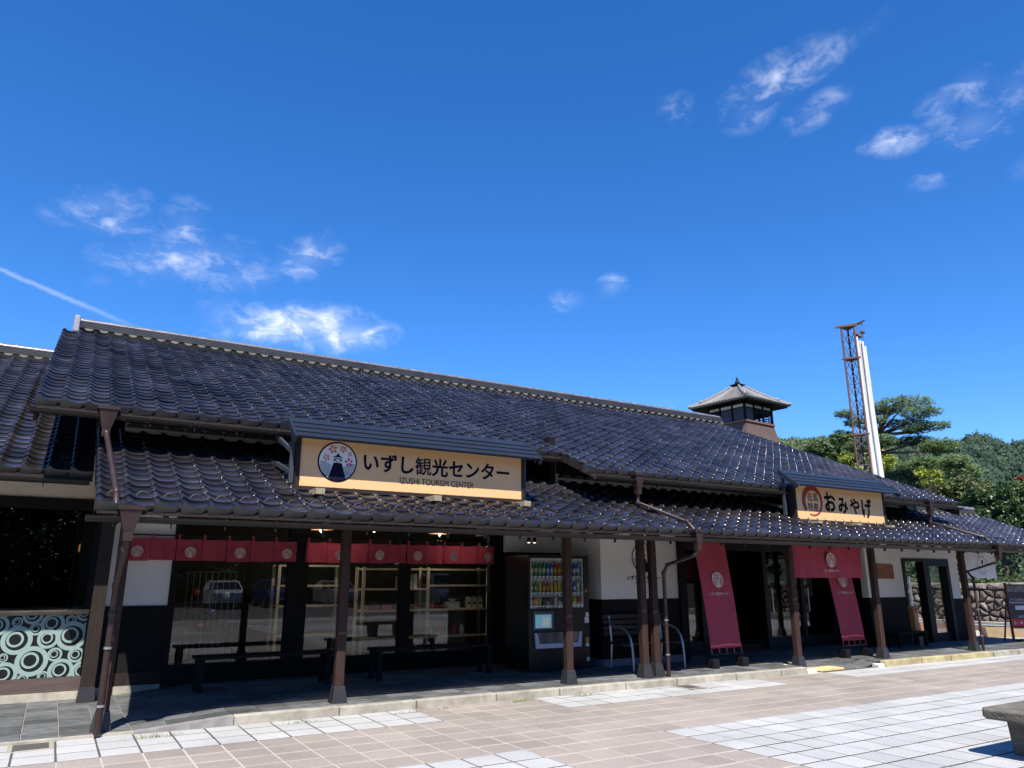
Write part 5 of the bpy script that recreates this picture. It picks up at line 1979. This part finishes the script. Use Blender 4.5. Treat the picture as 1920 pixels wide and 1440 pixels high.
# ------------------------------------------------------------------ hose drying tower
TD = 36.0
c0 = bear(1636, 1000, TD)
c0.z = 0
vw = Vector((c0.x, c0.y, 0)).normalized()
rt = Vector((vw.y, -vw.x, 0))
ht = thing('hose_tower', 'rusty three-legged lattice mast for drying fire hoses', 'tower', (c0.x, c0.y, TZ))
ZT = bear(1598, 612, TD).z
tri = [-rt * .27 - vw * .13, rt * .27 - vw * .13, vw * .34]
for k, q in enumerate(tri):
    MB().tube([c0 + q + Vector((0, 0, TZ)), c0 + q + Vector((0, 0, ZT))], .042, 8).build('leg', M_RUST, ht)
lt = MB()
z = TZ + .3
i = 0
while z < ZT - .5:
    for k in range(3):
        a, b = c0 + tri[k], c0 + tri[(k + 1) % 3]
        zb = z + .62
        lt.beam((a.x, a.y, z), (b.x, b.y, zb), .018, .018)
        lt.beam((b.x, b.y, z), (a.x, a.y, zb), .018, .018)
        if i % 2 == 0:
            lt.beam((a.x, a.y, z), (b.x, b.y, z), .022, .022)
    z += .62
    i += 1
lt.build('lattice', mat('bluish_steel', (.12, .12, .15), rough=.6, metal=.4, var=.3), ht)
for zz, w_ in ((ZT, .46), (bear(1590, 674, TD).z, .44), (bear(1617, 815, TD).z, .42)):
    m = MB()
    v = [c0 + a * s_ + Vector((0, 0, zz + dz)) for dz in (-.035, .035) for a, s_ in zip(tri, (w_ / .30,) * 3)]
    m.add(v, [(2, 1, 0), (3, 4, 5), (0, 1, 4, 3), (1, 2, 5, 4), (2, 0, 3, 5)])
    m.build('platform', M_RUST, ht)
m = MB()
m.beam(c0 - rt * .55 + Vector((0, 0, ZT + .05)), c0 + rt * .66 + Vector((0, 0, ZT + .09)), .06, .09)
m.beam(c0 + rt * .3 + Vector((0, 0, ZT + .05)), c0 + rt * .75 - vw * .3 + Vector((0, 0, ZT + .12)), .05, .05)
m.build('arm', M_RUST, ht)
for k, (dx, dz) in enumerate(((.36, -.42), (.46, -.52), (.60, -.34))):
    m = MB().lathe([(.02, -.09), (.10, -.05), (.10, .05), (.02, .09)], c0 + rt * dx + Vector((0, 0, ZT + dz)), 10)
    m.tube([c0 + rt * dx + Vector((0, 0, ZT + dz)), c0 + rt * dx + Vector((0, 0, ZT + .05))], .008, 5)
    m.build('pulley', M_RUST, ht)
M_HOSE = mat('white_hose', (.52, .52, .51), rough=.8, var=.25, scale=6, stretch=(3, 3, .15))
for k, (dx, dy, zt, r) in enumerate(((.33, 0, .52, .10), (.45, .05, .72, .09), (.55, -.06, .80, .085), (.63, .06, 1.0, .07))):
    p = c0 + rt * dx + vw * dy
    hs_ = MB()
    pts = [p + Vector((0, 0, TZ + .05)) + rt * (.10 - .02 * k), p + Vector((0, 0, 5)) + rt * .05, p + Vector((0, 0, 9)), p + Vector((0, 0, ZT - zt))]
    hs_.tube(pts, [r * 1.1, r, r * .9, r * .65], 8)
    hs_ = hs_.build('fire_hose', M_HOSE)
    tag(hs_, 'white fire hose hanging on the lattice mast, %s' % ('closest to the lattice', 'second from the lattice', 'third from the lattice', 'outermost and thinnest')[k], 'hose', 'fire hoses hung up to dry')
    MB().tube([p + Vector((0, 0, ZT - zt)), c0 + rt * min(.60, dx + .04) + Vector((0, 0, ZT - .4))], .006, 5).build('cord', M_BLACK, hs_)

# ------------------------------------------------------------------ clock tower behind the roof
tc0 = bear(1397, 900, 52.0)
tc0.z = 0
vw = Vector((tc0.x, tc0.y, 0)).normalized()
rt = Vector((vw.y, -vw.x, 0))
ph = math.radians(9)
dN = -vw * math.cos(ph) + rt * math.sin(ph)      # towards the nearest corner
dR = rt * math.cos(ph) + vw * math.sin(ph)
DIRS = [dN, dR, -dN, -dR]
ct = thing('clock_tower', 'old wooden lookout tower with grey pyramid roof and flared board base', 'tower', (tc0.x, tc0.y, 0))
ZE = 13.02


def ring4(h, z):
    return [tc0 + d_ * h + Vector((0, 0, z)) for d_ in DIRS]


# concave pyramid roof with courses of tiles, corner ribs, finial
prof = [(3.42, ZE - .03), (2.8, ZE + .16), (2.1, ZE + .46), (1.2, ZE + .90), (.45, ZE + 1.33)]
rf = MB()
for k in range(len(prof) - 1):
    a, b = ring4(*prof[k]), ring4(*prof[k + 1])
    rf.add(a + b, [(q, (q + 1) % 4, 4 + (q + 1) % 4, 4 + q) for q in range(4)])
a, b = ring4(3.42, ZE - .03), ring4(3.25, ZE - .14)
rf.add(a + b, [(q, (q + 1) % 4, 4 + (q + 1) % 4, 4 + q) for q in range(4)])
troof = rf.build('tower_roof', M_TOWERROOF, ct)
MB().add(ring4(3.30, ZE - .13) + ring4(1.9, ZE - .05), [(q, (q + 1) % 4, 4 + (q + 1) % 4, 4 + q) for q in range(4)]).build('eave_boards', M_BLACKWOOD, troof)
for q in range(4):
    ri = MB()
    pts = [ring4(h + .02, z + .07)[q] for h, z in prof]
    ri.tube(pts, [.12, .12, .12, .11, .09], 7)
    e_ = ring4(2.55, ZE + .38)[q]
    ri.lathe([(.10, -.12), (.17, -.06), (.15, .08), (.05, .14)], e_, 8)
    ri.build('hip_rib', M_TOWERROOF, troof)
tl = MB()
for q in range(4):       # rows of round tiles up each face
    for k in range(1, 20):
        s_ = k / 20.0
        pp = []
        for h, z in prof:
            c_ = ring4(h, z + .035)
            pp.append(c_[q].lerp(c_[(q + 1) % 4], s_))
        lim = abs(s_ - .5) * 2
        keep = [p for p, (h, z) in zip(pp, prof)]
        tl.tube(keep, [.055, .05, .04, .026, .012], 5)
tag(tl.build('round_tile_rows', M_TOWERROOF, troof), kind='stuff')
tr = MB()
for q in range(4):       # rafter ends under the eaves
    for k in range(1, 22):
        s_ = k / 22.0
        a = ring4(3.30, ZE - .17)
        b = ring4(2.1, ZE - .12)
        p0, p1 = a[q].lerp(a[(q + 1) % 4], s_), b[q].lerp(b[(q + 1) % 4], s_)
        tr.beam(p0, p1, .07, .08)
tag(tr.build('rafter_ends', M_BLACKWOOD, troof), kind='stuff')
c_ = tc0 + Vector((0, 0, ZE + 1.28))
fi = MB()
fi.taper(c_.x, c_.y, c_.z, c_.z + .22, .26, .26, .26, .26)
fi.taper(c_.x, c_.y, c_.z + .22, c_.z + .30, .42, .42, .30, .30)
fi.lathe([(.10, .30), (.18, .38), (.17, .48), (.07, .55), (.10, .62), (.09, .68), (.02, .84)], c_, 10)
fi.build('finial', M_BLACK, troof)
# lookout room: corner posts, white band, dark openings with lattice
BH, Z1, Z0 = 2.08, ZE - .12, ZE - 1.42
for q in range(4):
    a, b = ring4(BH, 0)[q], ring4(BH, 0)[(q + 1) % 4]
    MB().beam((a.x, a.y, Z0 - .3), (a.x, a.y, Z1), .16, .16, up=tuple(dN)).build('corner_post', M_BLACKWOOD, ct)
    d_ = (b - a)
    for k in (1, 2):
        p = a + d_ * (k / 3.0)
        MB().beam((p.x, p.y, Z0 - .3), (p.x, p.y, Z1), .10, .10, up=tuple(d_.normalized())).build('mullion', M_BLACKWOOD, ct)
    for k in range(3):
        p0, p1 = a + d_ * (k / 3.0 + .025), a + d_ * ((k + 1) / 3.0 - .025)
        w_ = MB()
        w_.add([(p0.x, p0.y, Z1 - .30), (p1.x, p1.y, Z1 - .30), (p1.x, p1.y, Z1 - .11), (p0.x, p0.y, Z1 - .11)], [(0, 1, 2, 3)])
        w_.build('white_panel', M_PLASTER, ct)
        dark = (q == 3 and k > 0) or (q == 0 and k == 0)
        if dark:
            w_ = MB()
            w_.add([(p0.x, p0.y, Z0 - .3), (p1.x, p1.y, Z0 - .3), (p1.x, p1.y, Z1 - .36), (p0.x, p0.y, Z1 - .36)], [(0, 1, 2, 3)])
            w_.build('shutter', mat('tower_shutter', (.035, .035, .050), rough=.6, var=.3), ct)
        else:
            w_ = MB()
            for s_ in range(4):
                zz = Z0 + .1 + s_ * .14
                w_.beam((p0.x, p0.y, zz), (p1.x, p1.y, zz), .025, .025)
            for s_ in range(1, 5):
                pm = p0.lerp(p1, s_ / 5.0)
                w_.beam((pm.x, pm.y, Z0), (pm.x, pm.y, Z0 + .62), .022, .022, up=tuple(d_.normalized()))
            w_.beam((p0.x, p0.y, Z1 - .46), (p1.x, p1.y, Z1 - .46), .10, .34)
            w_.build('railing', M_BLACKWOOD, ct)
MB().add(ring4(BH - .05, Z1), [(0, 1, 2, 3)]).build('ceiling', M_BLACKWOOD, ct)
MB().add(ring4(BH - .05, Z0 - .02), [(0, 1, 2, 3)]).build('deck', M_BLACKWOOD, ct)
bs_ = MB()
pr = [(BH + .10, Z0 + .02), (BH + .10, Z0 - .10), (BH + .22, Z0 - .55), (BH + .50, Z0 - 1.4), (BH + 1.1, Z0 - 3.4), (BH + 2.2, Z0 - 7.5), (BH + 2.9, 0)]
for k in range(len(pr) - 1):
    a, b = ring4(*pr[k]), ring4(*pr[k + 1])
    bs_.add(a + b, [(q, (q + 1) % 4, 4 + (q + 1) % 4, 4 + q) for q in range(4)])
bs_.build('flared_base', M_TOWERWOOD, ct)
rl = MB()
for q in range(4):
    a, b = ring4(BH + .13, Z0 + .02)[q], ring4(BH + .13, Z0 + .02)[(q + 1) % 4]
    rl.beam(a, b, .14, .12)
rl.build('rail', mat('rusty_rail', (.20, .075, .045), rough=.7, var=.3), ct)

# ------------------------------------------------------------------ wooded hills round the valley
RIDGE = [(-180, .07), (-120, .09), (-60, .08), (-20, .10), (0, .12), (10, .145), (20, .150), (23.8, .158), (24.7, .151), (26.4, .161), (28, .158), (30.5, .166), (33.8, .180), (36.6, .178), (39.2, .181), (44, .17), (60, .13), (100, .08), (140, .06), (180, .07)]


def ridge_tan(az):
    for (a, t0), (b, t1) in zip(RIDGE, RIDGE[1:]):
        if a <= az <= b:
            s_ = (az - a) / (b - a)
            return t0 + (t1 - t0) * s_
    return .08


hg = random.Random(17)
D0, D1 = 165.0, 410.0


def hill_z(az, dist):
    s_ = max(0.0, (dist - D0) / (D1 - D0))
    zr = EYE + ridge_tan(az) * D1 - 5.5
    e = s_ ** 1.05 if s_ < 1 else 1 - (s_ - 1) * .5
    wav = 2.0 * math.sin(az * .55 + dist * .03) + 1.4 * math.sin(az * 1.3 - dist * .05)
    return zr * e + wav * min(1, s_ * 3) * (1 if s_ < .95 else .2) - .4


hm = MB()
na, nd_ = 180, 16
vs = []
for i in range(na + 1):
    az = -180 + 360.0 * i / na
    for j in range(nd_ + 1):
        dist = D0 + (760 - D0) * j / nd_
        a = math.radians(az)
        vs.append((dist * math.cos(a), dist * math.sin(a), hill_z(az, dist)))
hm.add(vs, [(i * (nd_ + 1) + j, (i + 1) * (nd_ + 1) + j, (i + 1) * (nd_ + 1) + j + 1, i * (nd_ + 1) + j + 1) for i in range(na) for j in range(nd_)], 0, True)
tag(hm.build('hills', mat('forest_floor', (.020, .030, .011), rough=1, var=.4, scale=.05), base=(0, 0, 0)), kind='structure')
FM = [leafmat('forest_leaf', (.040, .063, .024), rough=.8, trans=.1), leafmat('forest_light_leaf', (.060, .084, .030), rough=.8, trans=.1), leafmat('forest_conifer', (.022, .046, .026), rough=.85, trans=.08)]
fm_ = MB()
ICO = [(0, 0, 1), (.894, 0, .447), (.276, .851, .447), (-.724, .526, .447), (-.724, -.526, .447), (.276, -.851, .447), (.724, .526, -.447), (-.276, .851, -.447), (-.894, 0, -.447), (-.276, -.851, -.447), (.724, -.526, -.447)]
ICF = [(0, 1, 2), (0, 2, 3), (0, 3, 4), (0, 4, 5), (0, 5, 1), (1, 6, 2), (2, 7, 3), (3, 8, 4), (4, 9, 5), (5, 10, 1), (6, 7, 2), (7, 8, 3), (8, 9, 4), (9, 10, 5), (10, 6, 1)]
for k in range(5600):
    if k < 4700:
        az = hg.uniform(14, 46)
        dist = D0 + 5 + (D1 - D0 + 6) * hg.random() ** .75
    else:
        az = hg.uniform(-180, 180)
        dist = hg.uniform(D0, D1)
    a = math.radians(az)
    z = hill_z(az, dist)
    zone = math.sin(az * .35 + 1.2) + .6 * math.sin(dist * .03 + az * .2) + hg.gauss(0, .45)
    far = az < 29.5 and dist > 265
    mi = 2 if (far and hg.random() < .75) or zone < -1.0 else (1 if zone > .55 else 0)
    r = hg.uniform(2.2, 3.7) * (.8 if mi == 2 else 1)
    c = Vector((dist * math.cos(a), dist * math.sin(a), z + r * (.9 if mi == 2 else .55)))
    hz = 1.35 if mi == 2 else .8
    fm_.add([(c.x + x * r * .82, c.y + y * r * .82, c.z + zz * r * hz * .82) for x, y, zz in ICO], ICF, mi)
    if k < 4700 or -105 < az < -45:
        for q in range(40):
            d_ = Vector((hg.gauss(0, 1), hg.gauss(0, 1), hg.gauss(0, 1) + .35)).normalized()
            if d_.x * math.cos(a) + d_.y * math.sin(a) > .45:
                continue
            p = c + Vector((d_.x * r, d_.y * r, d_.z * r * hz)) * hg.uniform(.8, 1.08)
            nrm = (d_ + Vector((hg.gauss(0, .5), hg.gauss(0, .5), hg.gauss(0, .5)))).normalized()
            u_ = nrm.orthogonal().normalized() * hg.uniform(.30, .55)
            w_ = nrm.cross(u_) * .8
            fm_.add([p - u_, p - w_, p + u_, p + w_], [(0, 1, 2, 3)], mi)
tag(fm_.build('forest', FM, base=(0, 0, 0)), 'green mixed forest covering the hills', 'forest', kind='stuff')

# ------------------------------------------------------------------ car park behind the camera (mirrored in the shop windows)
def car(label, x, y, col, rot=0.0, tall=1.0):
    t = thing('parked_car', label, 'car', (x, y, -.05), 'cars in the car park')
    W = .84
    paint = mat('car_paint_%d' % int(col[0] * 900 + col[2] * 90), col, rough=.25, metal=.1, var=.05, coat=.6)
    side = [(-1.95, .28), (-2.0, .55), (-1.93, .82), (-1.15, .95), (-.45, 1.42 * tall), (.9, 1.48 * tall), (1.7, 1.30 * tall), (1.92, .92), (1.96, .5), (1.9, .28)]
    b = MB()
    n = len(side)
    for sx in (-1, 1):
        pass
    vs = []
    for sx, k in ((-1, 1.0), (1, 1.0)):
        for yy, zz in side:
            w_ = W if zz < .96 else W - (zz - .95) * .34
            vs.append((x + sx * w_, y + yy * (1 if rot == 0 else -1), zz))
    b.add(vs, [tuple(range(n)), tuple(reversed(range(n, 2 * n)))] + [(i, (i + 1) % n, n + (i + 1) % n, n + i) for i in range(n)])
    b.build('body', paint, t, bevel=.05)
    sg_ = 1 if rot == 0 else -1
    g_ = MB()
    for (ya, za, yb, zb) in ((-1.08, .985, -.50, 1.375 * tall), (1.72, 1.25 * tall, 1.90, .97)):
        wa, wb = W - (za - .95) * .34 - .07, W - (zb - .95) * .34 - .07
        off = -.012 if ya < 0 else .012
        g_.add([(x - wa, y + sg_ * (ya + off), za + .012), (x + wa, y + sg_ * (ya + off), za + .012), (x + wb, y + sg_ * (yb + off), zb + .012), (x - wb, y + sg_ * (yb + off), zb + .012)], [(0, 1, 2, 3)])
    gl_ = mat('car_glass', (.01, .012, .014), rough=.05, var=.1)
    g_.build('windscreen', gl_, t)
    for sx in (-1, 1):
        g_ = MB()
        g_.add([(x + sx * (W - .005), y + sg_ * -.85, .98), (x + sx * (W - .005), y + sg_ * 1.6, .98), (x + sx * (W - .135), y + sg_ * 1.35, 1.34 * tall), (x + sx * (W - .135), y + sg_ * -.38, 1.36 * tall)], [(0, 1, 2, 3)])
        g_.build('side_window', gl_, t)
        for yy in (-1.25, 1.22):
            w_ = MB()
            w_.tube([(x + sx * (W - .16), y + sg_ * yy, .25), (x + sx * (W + .015), y + sg_ * yy, .25)], .30, 18)
            w_ = w_.build('wheel', mat('tyre', (.015, .015, .015), rough=.8), t)
            MB().tube([(x + sx * (W + .012), y + sg_ * yy, .25), (x + sx * (W + .025), y + sg_ * yy, .25)], .19, 12).build('rim', M_STEEL, w_)
        MB().box(x + sx * .60 - .17, x + sx * .60 + .17, y + sg_ * -1.985 - .02, y + sg_ * -1.985 + .02, .62, .76).build('headlight', mat('lamp_lens', (.6, .62, .65), rough=.1), t)
    MB().box(x - .18, x + .18, y + sg_ * -2.01 - .01, y + sg_ * -2.01 + .01, .42, .52).build('number_plate', M_VW, t)


CARS = [('white hatchback facing the shop in the car park', 8.6, -22.0, (.62, .62, .62), 1, 1.0), ('dark blue car parked beside the white hatchback', 11.5, -22.3, (.02, .05, .16), 1, 1.05),
        ('black van mirrored in the wing window', -3.4, -16.5, (.012, .012, .014), 1, 1.28), ('silver car parked at the far end of the row', 15.2, -22.0, (.30, .31, .32), 1, 1.0),
        ('black car parked between the van and the white hatchback', 3.8, -22.2, (.015, .015, .018), 1, 1.05), ('grey van parked near the plaza edge', 20.0, -17.5, (.12, .12, .13), 1, 1.28)]
for lb, x, y, col, rot, tall in CARS:
    car(lb, x, y, col, rot, tall)
m = MB()
bg_ = random.Random(77)
for k in range(2300):
    x, z = bg_.uniform(-40, 60), bg_.uniform(.3, 12.5)
    if z > 9.2 + 1.8 * math.sin(x * .45) + .8 * math.sin(x * 1.3):
        continue
    leaf_quads(m, (x, -31 + bg_.uniform(-1.6, 1.6), z), 26, (1.0, .9, .8), .26, bg_)
tag(m.build('added_treeline', LM_DARK, base=(10, -31, 0)), 'dark row of trees added behind the car park to darken window reflections', 'trees', kind='stuff')  # unseen tree row, added to darken the window reflections and block fill light

# long dark storehouse added unseen beyond the car park trees to darken window reflections
sh_ = thing('backdrop', 'long dark storehouse added behind the car park trees to darken window reflections', 'building', (8, -38, 0))
MB().box(-45, 62, -42, -36, -.05, 7.0).build('wall', mat('backdrop_board', (.020, .018, .017), rough=.8, var=.3), sh_)
MB().xprism([(-43, 6.9), (-35, 6.9), (-39, 9.6)], -46, 63).build('roof', mat('backdrop_roof', (.03, .03, .033), rough=.6, var=.3), sh_)
for k in range(12):
    x = -40 + k * 8.5
    wv = MB().box(x, x + 2.2, -35.99, -35.95, 2.4, 4.2).build('window', M_BLACK, sh_)
    MB().box(x + .1, x + 2.1, -35.945, -35.94, 2.5, 4.1).build('pane', mat('far_pane', (.03, .035, .04), rough=.1), wv)
